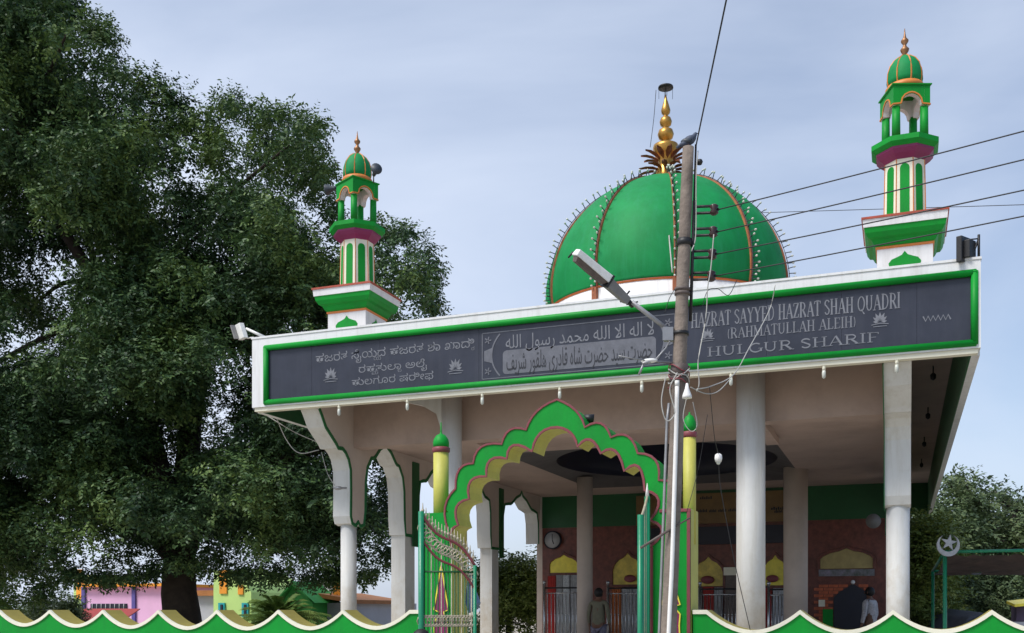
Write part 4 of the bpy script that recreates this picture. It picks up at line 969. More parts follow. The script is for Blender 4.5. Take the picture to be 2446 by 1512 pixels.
# second grey pipe on the left
g = MB(); P = [pp_at(py) - right * dx + Vector((0, .02, 0)) for py, dx in ((960, .070), (1000, .08), (1200, .078), (1512, .075))]; P.append(P[-1] + (base_p - bot) * .95); g.tube(P, .012, 6); g.build('pipe', M['galv'], PP)
# tangled straps
for k in range(5):
    p = pp_at(880 + k * 9); a0 = k * 1.1; ring = [p + Vector((math.cos(t) * .078, math.sin(t) * .078, .03 * math.sin(t * 2 + a0))) for t in [i * math.pi / 8 + a0 for i in range(15)]]
    g = MB(); g.tube(ring, .005, 5); g.build('tie_wire', M['wirew'] if k % 2 else M['maroon'], PP)
# cone insulator
c = WC(1641, 935, 7.55); g = MB(); g.lathe([(.036, c.z - .05), (.034, c.z - .03), (.016, c.z + .02), (.008, c.z + .06)], c.x, c.y, 14); g.build('white_insulator', M['pipe'], PP)
# iron rod across the pole
g = MB(); g.tube([WC(1530, 1309, 7.7), WC(1605, 1262, 7.72)], .011, 6); g.tube([WC(1605, 1262, 7.72), WC(1648, 1237, 7.74)], .007, 6); g.build('iron_rod', M['lampin'], PP)
# lamp on arm
SL = thing('street_lamp', 'old box street lamp with a grey arm tilted up left of the pole', 'street lamp', WC(1605, 795, 7.75))
dd = 7.65
A0, A1 = WC(1612, 800, 7.8), WC(1510, 722, dd)
g = MB(); g.tube([A0, A1], .017, 8); g.build('arm', M['galv'], SL)
ax = (WC(1372, 612, 7.45) - WC(1500, 722, dd)); Lh = ax.length; ax.normalize(); nrm = Vector((0, 0, 1)).cross(ax).normalized(); upv = ax.cross(nrm).normalized()
if upv.z < 0: upv = -upv
rq = Matrix.Rotation(R(-24), 3, ax)
if (rq @ upv).y > upv.y: rq = Matrix.Rotation(R(24), 3, ax)
upv = rq @ upv; nrm = rq @ nrm
cc = WC(1436, 664, 7.55)
s0 = cc - ax * Lh * .5; 
def LB(u, v, w): return s0 + ax * u * Lh + nrm * v + upv * w
g = MB(); hw = .075
def housing(u0, u1, w0, w1, h0, h1, dz=0.0):
    vs = []
    for u, w_, h_ in ((u0, w0, h0), (u1, w1, h1)):
        vs += [LB(u, -w_, dz), LB(u, -w_ * .75, dz + h_), LB(u, w_ * .75, dz + h_), LB(u, w_, dz)]
    return vs
g.add(housing(.40, 1.0, .075, .07, .06, .05), [(0,1,2,3),(7,6,5,4),(0,4,5,1),(1,5,6,2),(2,6,7,3),(3,7,4,0)]); g.build('lamp_housing', M['lampwhite'], SL, bevel=.006)
g = MB(); g.add(housing(.0, .39, .055, .075, .055, .075, -.03), [(0,1,2,3),(7,6,5,4),(0,4,5,1),(1,5,6,2),(2,6,7,3),(3,7,4,0)]); g.build('gear_box', M['lampgrey'], SL, bevel=.006)
g = MB(); g.add(housing(.385, .415, .084, .084, .10, .10, -.035), [(0,1,2,3),(7,6,5,4),(0,4,5,1),(1,5,6,2),(2,6,7,3),(3,7,4,0)]); g.build('clamp_band', M['black'], SL)
g = MB(); g.add([LB(.42, -.065, -.002), LB(.97, -.06, -.002), LB(.97, .06, -.002), LB(.42, .065, -.002), LB(.46, -.05, -.035), LB(.94, -.045, -.035), LB(.94, .045, -.035), LB(.46, .05, -.035)], [(0,1,2,3),(4,7,6,5),(0,4,5,1),(1,5,6,2),(2,6,7,3),(3,7,4,0)]); g.build('lamp_reflector', M['lampin'], SL)
g = MB()
for u in (.70, .02, 1.0): g.tube([LB(u, -.09, -.03), LB(u, -.07, .075 if u < 1 else .02)], .007, 5)
g.tube([LB(-.02, 0, .0), LB(-.12, -.03, .0)], .02, 6); g.tube([LB(-.05, -.05, -.02), LB(-.16, -.05, .05)], .006, 5)
g.build('clip', M['black'], SL, kind='stuff')
g = MB(); p = pp_at(797); g.obox(p - right * .09, right, (0, -1, 0), (0, 0, 1), .04, .03, .05); g.build('arm_bracket', M['galv'], SL)
# second small arm lamp
S2 = thing('street_lamp', 'small pale lamp on a thin arm low on the left of the pole', 'street lamp', WC(1600, 870, 7.75))
g = MB(); g.tube([WC(1608, 868, 7.75), WC(1560, 862, 7.6), WC(1535, 868, 7.55)], .010, 6); g.tube([WC(1565, 860, 7.6), WC(1590, 832, 7.7), WC(1606, 805, 7.75)], .006, 6); g.build('arm', M['galv'], S2)
g = MB(); g.ball(WC(1551, 862, 7.6), .032, 10, 0, (2.0, 1, .55)); g.build('lamp_head', M['lampwhite'], S2)
g = MB(); g.tube([WC(1538, 868, 7.56), WC(1526, 895, 7.56)], .009, 5); g.tube([WC(1548, 862, 7.6), WC(1478, 850, 7.5)], .005, 5); g.build('stay', M['galv'], S2)
# pigeon
PG = thing('pigeon', 'slate grey pigeon perched on top of the utility pole', 'pigeon', top)
c = WC(1645, 337, top.x * FW[0] + top.y * FW[1])
ba = right * 1.0 + Vector((0, 0, .38)); ba.normalize()
g = MB(); K_ = [(-.068, .010, -.014), (-.05, .020, -.008), (-.025, .029, -.002), (0, .034, .002), (.022, .033, .006), (.038, .025, .014), (.046, .017, .024), (.053, .015, .033), (.060, .011, .037), (.066, .004, .036)]
g.tube([c + ba * k + Vector((0, 0, e)) for k, r_, e in K_], [r_ for k, r_, e in K_], 14); bd = g.build('body', M['pigeon'], PG)
g = MB(); g.tube([c - ba * .045, c - ba * .095 + Vector((0, 0, -.016))], [.016, .010], 6); g.build('tail', M['pigeon'], PG)
g = MB()
for s_ in (-1, 1): g.ball(c + cdir * .017 * s_ - ba * .015, .028, 10, 0, (1.6, .6, .75))
g.build('wings', M['stalk'], PG)
g = MB(); hd = c + ba * .062 + Vector((0, 0, .035)); g.tube([hd, hd + right * .016], [.005, .001], 6); g.build('beak', M['black'], PG)
g = MB()
for s_ in (-1, 1): g.tube([c + cdir * .015 * s_ + Vector((0, 0, -.025)), Vector((c.x, c.y, top.z)) + cdir * .015 * s_ + Vector((0, 0, .002))], .003, 5)
g.build('legs', M['maroon'], PG)

# ================================================================== wires
def wire(pts, lab, r=.0042, m='wire', sag=0.0, grp=None, name='power_line'):
    g = MB(); P = []
    if len(pts) == 2:
        a, b = Vector(pts[0]), Vector(pts[1])
        for i in range(17): u = i / 16; P.append(a.lerp(b, u) - Vector((0, 0, sag * 4 * u * (1 - u))))
    else: P = smoothpath(pts, 6)
    g.tube(P, r, 5); o = g.build(name, M[m]); tag(o, lab, 'cable' if name != 'power_line' else 'power line', grp); return o
ends = [(297, 'topmost'), (365, 'second from the top'), (438, 'third from the top'), (500, 'lowest')]
for c, (py, w) in zip(ins, ends):
    e = WC(2446, py, 6.45); e2 = c + (e - c) * 3.2
    wire([c, e2], f'{w} of the four thick power lines running right from the pole', .0048, 'wire', .05, 'power lines from the pole insulators')
wire([WC(1820, 508, 30), WC(2446, 489, 24), WC(3000, 470, 20)], 'thin faint line crossing the sky behind the right minaret', .009, 'wire')
t0 = pp_at(352) + right * .056; e = WC(1735, 0, 6.0); wire([t0, t0 + (e - t0) * 1.8], 'line rising from the pole top to the upper edge of the photo', .0055, 'wire')
p = WC(1567, 215, 20.8); wire([p, WC(1562, 280, 20.8), WC(1553, 352, 20.8)], 'hair thin wire hanging left of the gilded finial', .006, 'wire', name='thin_wire')
wire([pp_at(360) + right * .075, WC(1663, 420, 7.7), WC(1662, 560, 7.7), WC(1652, 600, 7.68)], 'pale cable clipped down the right of the pole top', .004, 'wirew', name='loose_cable')
wire([WC(1705, 560, 7.7), WC(1698, 640, 7.7), WC(1690, 690, 7.7), WC(1686, 760, 7.7), WC(1668, 860, 7.6), WC(1670, 915, 7.6), WC(1664, 935, 7.6)], 'pale loose cable hanging from the insulators across the sign', .0045, 'wirew', name='loose_cable')
wire([WC(1852, 680, 10), WC(1838, 740, 10), WC(1790, 830, 9), WC(1752, 895, 8.5), WC(1700, 922, 8), WC(1664, 930, 7.6)], 'pale cable slanting down the sign right of the pole', .0045, 'wirew', name='loose_cable')
wire([WC(1745, 905, 9), WC(1715, 935, 8.2), WC(1685, 940, 7.8), WC(1650, 925, 7.6)], 'grey cable sagging from the fascia to the pole knot', .004, 'wirew', name='loose_cable')
wire([WC(1590, 900, 7.6), WC(1580, 960, 7.6), WC(1592, 1005, 7.6), WC(1612, 985, 7.6), WC(1600, 930, 7.6), WC(1618, 890, 7.6)], 'looped grey cable hanging on the left of the pole knot', .0045, 'wirew', name='loose_cable')
wire([WC(1640, 950, 7.6), WC(1632, 1000, 7.6), WC(1650, 1030, 7.6), WC(1665, 1015, 7.6), WC(1655, 960, 7.6)], 'fine pale loop of cable below the white insulator', .003, 'wirew', name='loose_cable')
wire([WC(1722, 1500, 7.9), WC(1780, 1480, 7.95)], 'short slack wire end behind the right wall', .002, 'wire', name='loose_cable') if False else None
wire([WC(1695, 925, 8.0), WC(1706, 1040, 8.3), WC(1716, 1086, 8.5)], 'thin wire holding the pendant lamp right of the pole', .003, 'wire', name='loose_cable')
wire([WC(1716, 1100, 8.5), WC(1722, 1170, 8.6), WC(1752, 1330, 8.7), WC(1792, 1505, 8.8)], 'thin stay wire running down behind the right wall', .0035, 'wire', name='loose_cable')
wire([WC(1690, 990, 8.0), WC(1668, 1120, 8.1), WC(1640, 1225, 7.9)], 'fine dark wire slanting back to the right turret', .0025, 'wire', name='loose_cable')
wire([WC(1760, 670, 7.9), WC(1740, 705, 7.9), WC(1715, 690, 7.9), WC(1690, 695, 7.9), WC(1676, 740, 7.8)], 'curled thin cable over the white drum right of the pole', .0028, 'wire', name='loose_cable')
wire([WC(1612, 690, 7.75), WC(1598, 715, 7.75), WC(1588, 748, 7.75)], 'short hooked wire left of the pole over the fascia', .0028, 'wire', name='loose_cable')
wire([WC(1594, 470, 20.2), WC(1598, 560, 18.6), WC(1606, 650, 17.9)], 'pale cord lying down the middle of the dome', .012, 'wirew', name='loose_cable')
wire([WC(625, 985, 17.3), WC(700, 1030, 17.3), WC(760, 1057, 17.1)], 'pale cable under the left canopy corner stretched to the bracket', .008, 'wirew', name='loose_cable')
wire([WC(655, 985, 17.2), WC(684, 1050, 17.2), WC(715, 1082, 17.1), WC(762, 1075, 17.0)], 'sagging pale cable under the left canopy corner', .008, 'wirew', name='loose_cable')
wire([WC(768, 1080, 17.0), WC(782, 1130, 17.0), WC(800, 1160, 17.0)], 'thin cable hanging along the left bracket to its tap', .006, 'wirew', name='loose_cable')
# pendant lamp on wire
c = WC(1716, 1092, 8.5); t = thing('pendant_lamp', 'small white lamp hanging on a wire right of the pole', 'lamp', c)
g = MB(); g.lathe([(.012, c.z + .03), (.028, c.z + .02), (.032, c.z - .01), (.024, c.z - .04)], c.x, c.y, 12); g.build('shade', M['pipe'], t); g = MB(); g.ball(c + Vector((0, 0, -.045)), .018, 8); g.build('bulb', M['bulb'], t)
c = WC(808, 1166, 17.05); g = MB(); g.ball(c, .05, 8, 0, (1.5, 1, .7)); g.tube([c - right * .08, c + right * .14], .018, 6); tag(g.build('cable_clamp', M['galv']), 'small metal cable clamp on the left bracket', 'clamp')
# two crows / dark lamps on the arch shoulders
c = WC(1408, 998, 9.6); t = thing('spotlight', 'small dark spotlight on the right shoulder of the scalloped arch', 'spotlight', c)
g = MB(); g.tube([c - right * .05, c + right * .04 + Vector((0, 0, -.01))], [.03, .045], 10); g.build('lamp_body', M['black'], t); g = MB(); g.tube([c, c + Vector((0, 0, -.10))], .01, 5); g.build('bracket', M['black'], t)
c = WC(1264, 1012, 9.6); t = thing('spotlight', 'tiny dark spotlight on the left shoulder of the scalloped arch', 'spotlight', c)
g = MB(); g.tube([c, c + right * .04], [.02, .03], 8); g.build('lamp_body', M['black'], t); g = MB(); g.tube([c, c + Vector((0, 0, -.07))], .008, 5); g.build('bracket', M['black'], t)

# ================================================================== clock, railing
p = WY(1320, 1290, BY - .08); t = thing('wall_clock', 'round wall clock with dark rim on the tiled back wall', 'clock', p)
rc = 20 / FOC * 25.2
g = MB()
g.tube([p + Vector((0, .04, 0)), p + Vector((0, -.02, 0))], rc * 1.15, 28); g.build('rim', M['doordark'], t)
g = MB(); g.tube([p + Vector((0, -.021, 0)), p + Vector((0, -.03, 0))], rc * .98, 28); g.build('dial', M['dial'], t)
g = MB(); g.strip([p + Vector((0, -.034, 0)), p + Vector((0, -.034, rc * .75))], .02, (0, -1, 0)); g.strip([p + Vector((0, -.035, 0)), p + Vector((rc * .2, -.035, -rc * .5))], .025, (0, -1, 0)); g.build('hands', M['black'], t)
def railing(px0, px1, Y, zt, lab, nb):
    a = WY(px0, 1457, Y); b = WY(px1, 1457, Y); t = thing('railing', lab, 'railing', (a.x, Y, .4), 'steel railings in the hall')
    for k, z in enumerate((zt, zt - .12, .62)):
        g = MB(); g.tube([(a.x, Y, z), (b.x, Y, z)], .022 if k == 0 else .014, 6); g.build('rail', M['black'] if k == 0 else M['chrome'], t)
    for x in (a.x, b.x): g = MB(); g.tube([(x, Y, .4), (x, Y, zt + .10)], .03, 8); g.ball((x, Y, zt + .13), .045, 8); g.build('post', M['chrome'], t)
    for i in range(1, nb):
        x = a.x + (b.x - a.x) * i / nb; g = MB(); g.tube([(x, Y, .62), (x, Y, zt - .12)], .010, 5); g.ball((x, Y, 1.5), .022, 6); g.build('baluster', M['chrome'], t)
railing(1300, 1386, 22.6, EZ + (1457 - 1400) / FOC * 22, 'steel railing bay under the clock', 10)
railing(1452, 1528, 22.6, EZ + (1457 - 1402) / FOC * 22, 'steel railing bay right of the khaki shirted person', 9)
railing(1672, 1766, 22.6, EZ + (1457 - 1406) / FOC * 22, 'steel railing bay left of the thick round column', 11)
railing(1836, 1884, 22.6, EZ + (1457 - 1408) / FOC * 22, 'steel railing bay right of the thick round column', 6)
for (px, w) in ((1745, 12),):
    a = WY(px, 1457, BY - .3); g = MB(); g.box(a.x - .12, BY - .3, .4, a.x + .12, BY - .13, WY(px, 1370, BY - .3).z); g.box(a.x - .16, BY - .32, WY(px, 1374, BY - .3).z, a.x + .16, BY - .28, WY(px, 1355, BY - .3).z, 1)
    tag(g.build('meter_box', [M['lampin'], M['cream']]), 'brown cabinet with a pale top against the back wall left of the thick column', 'cabinet')
for (px, m) in ((1862, 0),):
    p = WY(2095 / 1 - 205, 1300, BY - .2)
p = WY(2086, 1245, 24.0); t = thing('ceiling_fan', 'dim grey wall fan high beside the right arcade wall', 'fan', p)
g = MB(); g.tube([p, p + Vector((0, -.06, 0))], .16, 20); g.build('guard', M['lampgrey'], t); g = MB(); g.tube([p, p + Vector((.15, .1, 0))], .03, 8); g.build('mount', M['black'], t)

# ================================================================== people
def skinmesh(name, verts, edges, radii, m, parent, root=0, sub=2):
    me = bpy.data.meshes.new(name); w = wloc(parent); me.from_pydata([Vector(v) - w for v in verts], edges, []); me.materials.append(m)
    o = bpy.data.objects.new(name, me); col.objects.link(o); o.parent = parent
    sk = o.modifiers.new('skin', 'SKIN'); sk.use_smooth_shade = True
    for i, r_ in enumerate(radii): me.skin_vertices[0].data[i].radius = (r_, r_) if not isinstance(r_, tuple) else r_
    me.skin_vertices[0].data[root].use_root = True
    s_ = o.modifiers.new('sub', 'SUBSURF'); s_.levels = 1; s_.render_levels = sub; return o
def person(base, h, yaw, lab, shirt, trou, arm=0.0):
    t = thing('person', lab, 'person', base); B0 = Vector(base); c, s_ = math.cos(yaw), math.sin(yaw)
    def P(x, y, z): x *= h; y *= h; return B0 + Vector((x * c - y * s_, x * s_ + y * c, z * h))
    # local x = right, y = forward
    v = [P(0, 0, .53), P(0, 0, .62), P(0, 0, .74), P(0, 0, .82), P(0, .005, .87), P(0, .01, .93), P(0, .01, .975),
         P(.055, 0, .50), P(.055, .005, .28), P(.055, 0, .05), P(.058, .06, .018), P(-.055, 0, .50), P(-.055, .01, .28), P(-.055, 0, .05), P(-.058, .06, .018),
         P(.105, 0, .81), P(.135, -.005, .64), P(.14, .04 + arm, .50 + arm * .5), P(.14, .055 + arm, .44 + arm), P(-.105, 0, .81), P(-.135, -.005, .64), P(-.14, .04, .50), P(-.14, .055, .44)]
    e = [(0, 1), (1, 2), (2, 3), (3, 4), (4, 5), (5, 6), (0, 7), (7, 8), (8, 9), (9, 10), (0, 11), (11, 12), (12, 13), (13, 14), (3, 15), (15, 16), (16, 17), (17, 18), (3, 19), (19, 20), (20, 21), (21, 22)]
    r_ = [.07, .068, .075, .06, .03, .05, .038, .05, .032, .022, .02, .05, .032, .022, .02, .032, .024, .017, .014, .032, .024, .017, .014]
    skinmesh('body', v, e, [q * h for q in r_], M['skin'], t)
    # hands: palm with five fingers each
    for sgn, w_ in ((1, v[18]), (-1, v[22])):
        g = MB(); dn = (w_ - (v[17] if sgn > 0 else v[21])).normalized(); si = Vector((c, s_, 0)) * sgn; fo = Vector((-s_, c, 0))
        g.tube([w_, w_ + dn * .09], [.026, .034], 8)
        for k in range(4): q = w_ + dn * .085 + fo * (.026 - .017 * k); g.tube([q, q + dn * (.035 + .006 * (1 if k in (1, 2) else 0)), q + dn * .06 - si * .015], [.009, .008, .006], 6)
        q = w_ + dn * .03 + fo * .03; g.tube([q, q + fo * .03 + dn * .03, q + fo * .035 + dn * .055], [.010, .009, .007], 6)
        g.build('hand', M['skin'], t)
    # shirt and trousers
    sv = [P(0, 0, .50), P(0, 0, .60), P(0, 0, .74), P(0, 0, .82), P(.108, 0, .812), P(.137, -.005, .66), P(-.108, 0, .812), P(-.137, -.005, .66), P(.141, .03 + arm * .6, .54 + arm * .3), P(-.141, .03, .54)]
    skinmesh('shirt', sv, [(0, 1), (1, 2), (2, 3), (3, 4), (4, 5), (3, 6), (6, 7), (5, 8), (7, 9)], [(q * h, q * h * .8) for q in (.10, .09, .09, .068, .042, .035, .042, .035, .026, .026)], shirt, t)
    tv = [P(0, 0, .54), P(.058, 0, .48), P(.058, .005, .28), P(.058, 0, .05), P(-.058, 0, .48), P(-.058, .01, .28), P(-.058, 0, .05)]
    skinmesh('trousers', tv, [(0, 1), (1, 2), (2, 3), (0, 4), (4, 5), (5, 6)], [q * h for q in (.082, .062, .047, .04, .062, .047, .04)], trou, t)
    g = MB(); hc = P(0, .0, .945); g.ball(hc + Vector((0, 0, .01)), .062 * h, 14, 0, (1, 1.1, 1.05)); g.build('hair', M['hair'], t)
    # face: nose and ears
    g = MB(); f_ = Vector((-s_, c, 0)); rr_ = Vector((c, s_, 0)); g.ball(hc + f_ * .072 * h - Vector((0, 0, .015)), .011 * h, 6)
    for q in (-1, 1): g.ball(hc + rr_ * q * .058 * h - Vector((0, 0, .012)), .014 * h, 6, 0, (.5, 1, 1.4))
    g.build('face_detail', M['skin'], t)
p = WY(1430, 1457, 21.6); person((p.x, p.y, .4), 1.66, R(-5), 'person in a khaki shirt and lilac grey trousers standing with back turned in the hall', M['shirt1'], M['trouser1'])
p = WY(2078, 1457, 23.6); person((p.x, p.y, .4), 1.68, R(60), 'dark haired person in a pale patterned shirt standing at the dark doorway', M['shirt2'], M['trouser2'], .03)
p = WY(1006, 1457, 7.9); person((p.x, p.y, .13), 1.29, R(20), 'dark haired person in front of the left gate leaf with only the hair in frame', M['shirt1'], M['trouser2'])

# ================================================================== trees
def inside(poly, x, y):
    r_ = False; j = len(poly) - 1
    for i in range(len(poly)):
        xi, yi = poly[i]; xj, yj = poly[j]
        if (yi > y) != (yj > y) and x < (xj - xi) * (y - yi) / (yj - yi) + xi: r_ = not r_
        j = i
    return r_
def edged(poly, x, y):
    d = 1e9
    for i in range(len(poly)):
        ax_, ay = poly[i]; bx, by = poly[(i + 1) % len(poly)]; vx, vy = bx - ax_, by - ay; u = max(0, min(1, ((x - ax_) * vx + (y - ay) * vy) / (vx * vx + vy * vy + 1e-9)))
        d = min(d, math.hypot(x - ax_ - u * vx, y - ay - u * vy))
    return d
def leaf_cloud(clumps, per, lsize, droop=.5):
    """clumps: list (centre, radius). returns vertex array (n*4,3)"""
    out_v = []
    for c, r_ in clumps:
        n_sp = int(per * (r_ ** 2)); 
        # sprays: each a short twig with leaflets
        d = rng.normal(size=(n_sp, 3)); d /= np.linalg.norm(d, axis=1)[:, None]; d[:, 2] = d[:, 2] * .9 + .08
        rad = r_ * (1 - .75 * rng.random(n_sp) ** 2.2)
        lump = 1 + .25 * np.sin(d[:, 0] * 5 + c[0] * 3) * np.cos(d[:, 1] * 4 + c[1] * 2 + d[:, 2] * 5)
        pos = np.array(c)[None] + d * (rad * lump)[:, None] * np.array([1, 1, .78])[None]
        tw = d * .55 + rng.normal(size=(n_sp, 3)) * .45; tw[:, 2] -= droop; tw /= np.linalg.norm(tw, axis=1)[:, None]
        nl = 8; side = np.cross(tw, np.array([0, 0, 1.0])[None] + rng.normal(size=(n_sp, 3)) * .25); side /= np.linalg.norm(side, axis=1)[:, None] + 1e-9
        tl = lsize * 3.2
        for k in range(nl):
            u = (k // 2 + .6) / (nl / 2); sg = 1 if k % 2 else -1
            b = pos + tw * (tl * u)[..., None] if np.ndim(u) else pos + tw * tl * u
            ld = side * sg * .8 + tw * .55 + rng.normal(size=(n_sp, 3)) * .22; ld[:, 2] -= droop * .35; ld /= np.linalg.norm(ld, axis=1)[:, None]
            wd = np.cross(ld, d * .8 + np.array([0, 0, .75])[None] + rng.normal(size=(n_sp, 3)) * .42); wd /= np.linalg.norm(wd, axis=1)[:, None] + 1e-9
            ls = lsize * (.75 + .5 * rng.random(n_sp))[:, None]
            q = np.stack([b, b + ld * ls * .5 + wd * ls * .24, b + ld * ls, b + ld * ls * .5 - wd * ls * .24], axis=1)
            out_v.append(q.reshape(-1, 3))
    return np.concatenate(out_v)
def quads(name, v, m, parent, kind='stuff'):
    w = np.array(wloc(parent))[None]; v = v - w; n_ = len(v); me = bpy.data.meshes.new(name); me.vertices.add(n_); me.vertices.foreach_set('co', v.astype(np.float32).ravel())
    me.loops.add(n_); me.loops.foreach_set('vertex_index', np.arange(n_, dtype=np.int32)); me.polygons.add(n_ // 4)
    me.polygons.foreach_set('loop_start', np.arange(0, n_, 4, dtype=np.int32)); me.polygons.foreach_set('loop_total', np.full(n_ // 4, 4, dtype=np.int32))
    me.materials.append(m); me.update(); me.validate(); o = bpy.data.objects.new(name, me); col.objects.link(o); o.parent = parent; o['kind'] = kind; return o
def tree(lab, poly, d0, d1, ncl, rmin, rmax, trunk_px, trunk_d, tr, m, per=240, ls=.13, droop=.5, holes=(), name='tree', fork=None, seed=1, cat='tree', limbs=True, sub_n=22, fill=14, extra=()):
    rnd = random.Random(seed); base = WC(trunk_px, 1457, trunk_d); base.z = 0
    t = thing(name, lab, cat, base); xs = [p[0] for p in poly]; ys = [p[1] for p in poly]; cl = []; tries = 0
    while len(cl) < ncl and tries < 40000:
        tries += 1; x = rnd.uniform(min(xs), max(xs)); y = rnd.uniform(min(ys), max(ys)); d = rnd.uniform(d0, d1); r_ = rnd.uniform(rmin, rmax); rp = r_ * FOC / d
        if not inside(poly, x, y): continue
        e = edged(poly, x, y)
        if e < rp * 1.02:
            if e < rmin * .6 * FOC / d: continue
            r_ = e / FOC * d / 1.02; rp = e / 1.02
        if any(math.hypot(x - hx, y - hy) < hr + rp * .6 for hx, hy, hr in holes): continue
        c = WC(x, y, d)
        if any((c - q).length < (r_ + q_) * .31 for q, q_ in cl): continue
        cl.append((c, r_))
    cl += [(WC(x, y, d0 + 4), q) for x, y, q in extra]
    sub = []
    for c, r_ in cl:
        k = max(5, int(sub_n * (r_ / 1.2) ** 2))
        for q in range(k):
            zz_ = 1 - 1.55 * (q + rnd.random() * .8) / k; a = q * 2.39996 + rnd.uniform(-.5, .5); h_ = math.sqrt(max(0, 1 - zz_ * zz_)); f = rnd.uniform(.62, .98)
            sub.append(((c.x + r_ * f * h_ * math.cos(a), c.y + r_ * f * h_ * math.sin(a), c.z + r_ * f * zz_ * .85), rnd.uniform(.26, .42) * (r_ ** .5)))
        sub.append(((c.x, c.y, c.z), r_ * .45))
    v = leaf_cloud(sub, per, ls, droop)
    v = np.concatenate([v, leaf_cloud([((c.x, c.y, c.z), r_ * .5) for c, r_ in cl], fill * 2.2, ls * 1.6, droop)])
    quads('crown', v, m, t)
    fz = fork if fork else 4.0
    g = MB(); P = [base + Vector((0, 0, z)) + Vector((rnd.uniform(-.1, .1), rnd.uniform(-.1, .1), 0)) * tr for z in [fz * i / 7 for i in range(8)]]; P[0] = base
    rs = [tr * (1.35 - .35 * min(1, i / 3)) * (1 - .05 * i) for i in range(8)]; 
    g.tube(P, rs, 14); g.build('trunk', M['bark'], t)
    if limbs:
        top_ = P[-1]; tg = sorted(cl, key=lambda q: rnd.random())[:min(46, len(cl))]
        mains = []
        for k in range(6):
            q = tg[k][0]; mid = top_.lerp(q, .5) + Vector((rnd.uniform(-1, 1), rnd.uniform(-1, 1), rnd.uniform(0, 1.5))); path = smoothpath([top_ - Vector((0, 0, .6)), top_.lerp(mid, .5) + Vector((0, 0, .5)), mid, q], 5)
            g = MB(); n_ = len(path); g.tube(path, [tr * .62 * (1 - i / n_) + .03 for i in range(n_)], 8); g.build('limb', M['bark'], t); mains += path[4:]
        g = MB()
        for c, r_ in tg[6:]:
            s0_ = min(mains, key=lambda q: (q - c).length); path = smoothpath([s0_, s0_.lerp(c, .5) + Vector((rnd.uniform(-.4, .4), rnd.uniform(-.4, .4), rnd.uniform(0, .6))), c], 4); n_ = len(path)
            g.tube(path, [.09 * (1 - i / n_) + .015 for i in range(n_)], 6)
        g.build('branches', M['bark'], t, kind='stuff')
    return t, cl, v
big = [(-260, -330), (-100, -380), (60, -120), (130, -40), (170, 10), (262, 85), (258, 130), (285, 162), (312, 190), (326, 225), (332, 262), (350, 295), (395, 302), (425, 282), (460, 274), (490, 305), (505, 352), (530, 385), (540, 330), (508, 275), (512, 245), (560, 232), (605, 272), (655, 255), (705, 252), (748, 292), (776, 345),
       (778, 400), (748, 440), (782, 482), (800, 540), (900, 548), (965, 535), (1012, 572), (1038, 655), (1022, 700), (1052, 775), (1040, 900), (960, 1000), (940, 1120), (925, 1240), (930, 1330), (890, 1362), (800, 1366), (700, 1368), (600, 1362), (520, 1350), (420, 1330), (330, 1366), (230, 1368), (160, 1360), (60, 1430), (-60, 1440), (-260, 1440)]
holes = [(100, 560, 10), (45, 612, 12), (150, 590, 8), (505, 395, 16), (560, 300, 12), (640, 440, 12), (690, 470, 14), (45, 815, 18), (115, 815, 20), (250, 190, 14), (190, 160, 10), (60, 1110, 10), (540, 1030, 16), (590, 880, 10), (255, 1345, 8), (185, 1335, 10), (880, 1130, 12), (120, 545, 10), (740, 560, 10), (20, 840, 16), (200, 600, 8), (410, 420, 6), (730, 500, 10), (770, 455, 8), (870, 620, 5), (985, 600, 6), (450, 1060, 8), (505, 1010, 14), (480, 940, 6)]
t1, cl1, v1 = tree('huge dark neem like tree filling the left side with its thick trunk in view', big, 24, 32, 520, .50, 1.35, 432, 28, .60, M['leaf'], 160, .112, .55, holes, fork=3.6, seed=3, extra=((10, 520, .8), (70, 545, .8), (110, 600, .7), (30, 640, .8), (150, 560, .7), (20, 430, .8), (120, 470, .8), (60, 700, .7), (5, 580, .8)))
# isolated tuft at top: (330..440,150..290) with its own stem
tuft = [WC(358, 190, 27), WC(395, 215, 27), WC(410, 250, 27), WC(340, 185, 27.3), WC(375, 240, 26.8), WC(428, 232, 27)]
v = leaf_cloud([((c.x, c.y, c.z), .36) for c in tuft], 420, .11, .5); quads('crown', v, M['leaf'], t1)
g = MB(); g.tube(smoothpath([WC(340, 340, 27), WC(356, 290, 27), WC(364, 250, 27), WC(370, 215, 27)], 4), .022, 6); g.build('limb', M['bark'], t1)
# ragged twigs round the outline
ed = []
rnd = random.Random(5)
for i in range(len(big)):
    (a0, a1), (b0, b1) = big[i], big[(i + 1) % len(big)]; L0 = math.hypot(b0 - a0, b1 - a1)
    if max(a0, b0) < -30: continue
    for k in range(int(L0 / 16)):
        u = rnd.random(); x, y = a0 + (b0 - a0) * u, a1 + (b1 - a1) * u; ed.append((tuple(WC(x + rnd.gauss(-3, 5), y + rnd.gauss(4, 5), rnd.uniform(25.5, 29))), rnd.uniform(.16, .34)))
v = leaf_cloud(ed, 520, .105, .5); quads('crown', v, M['leaf'], t1)
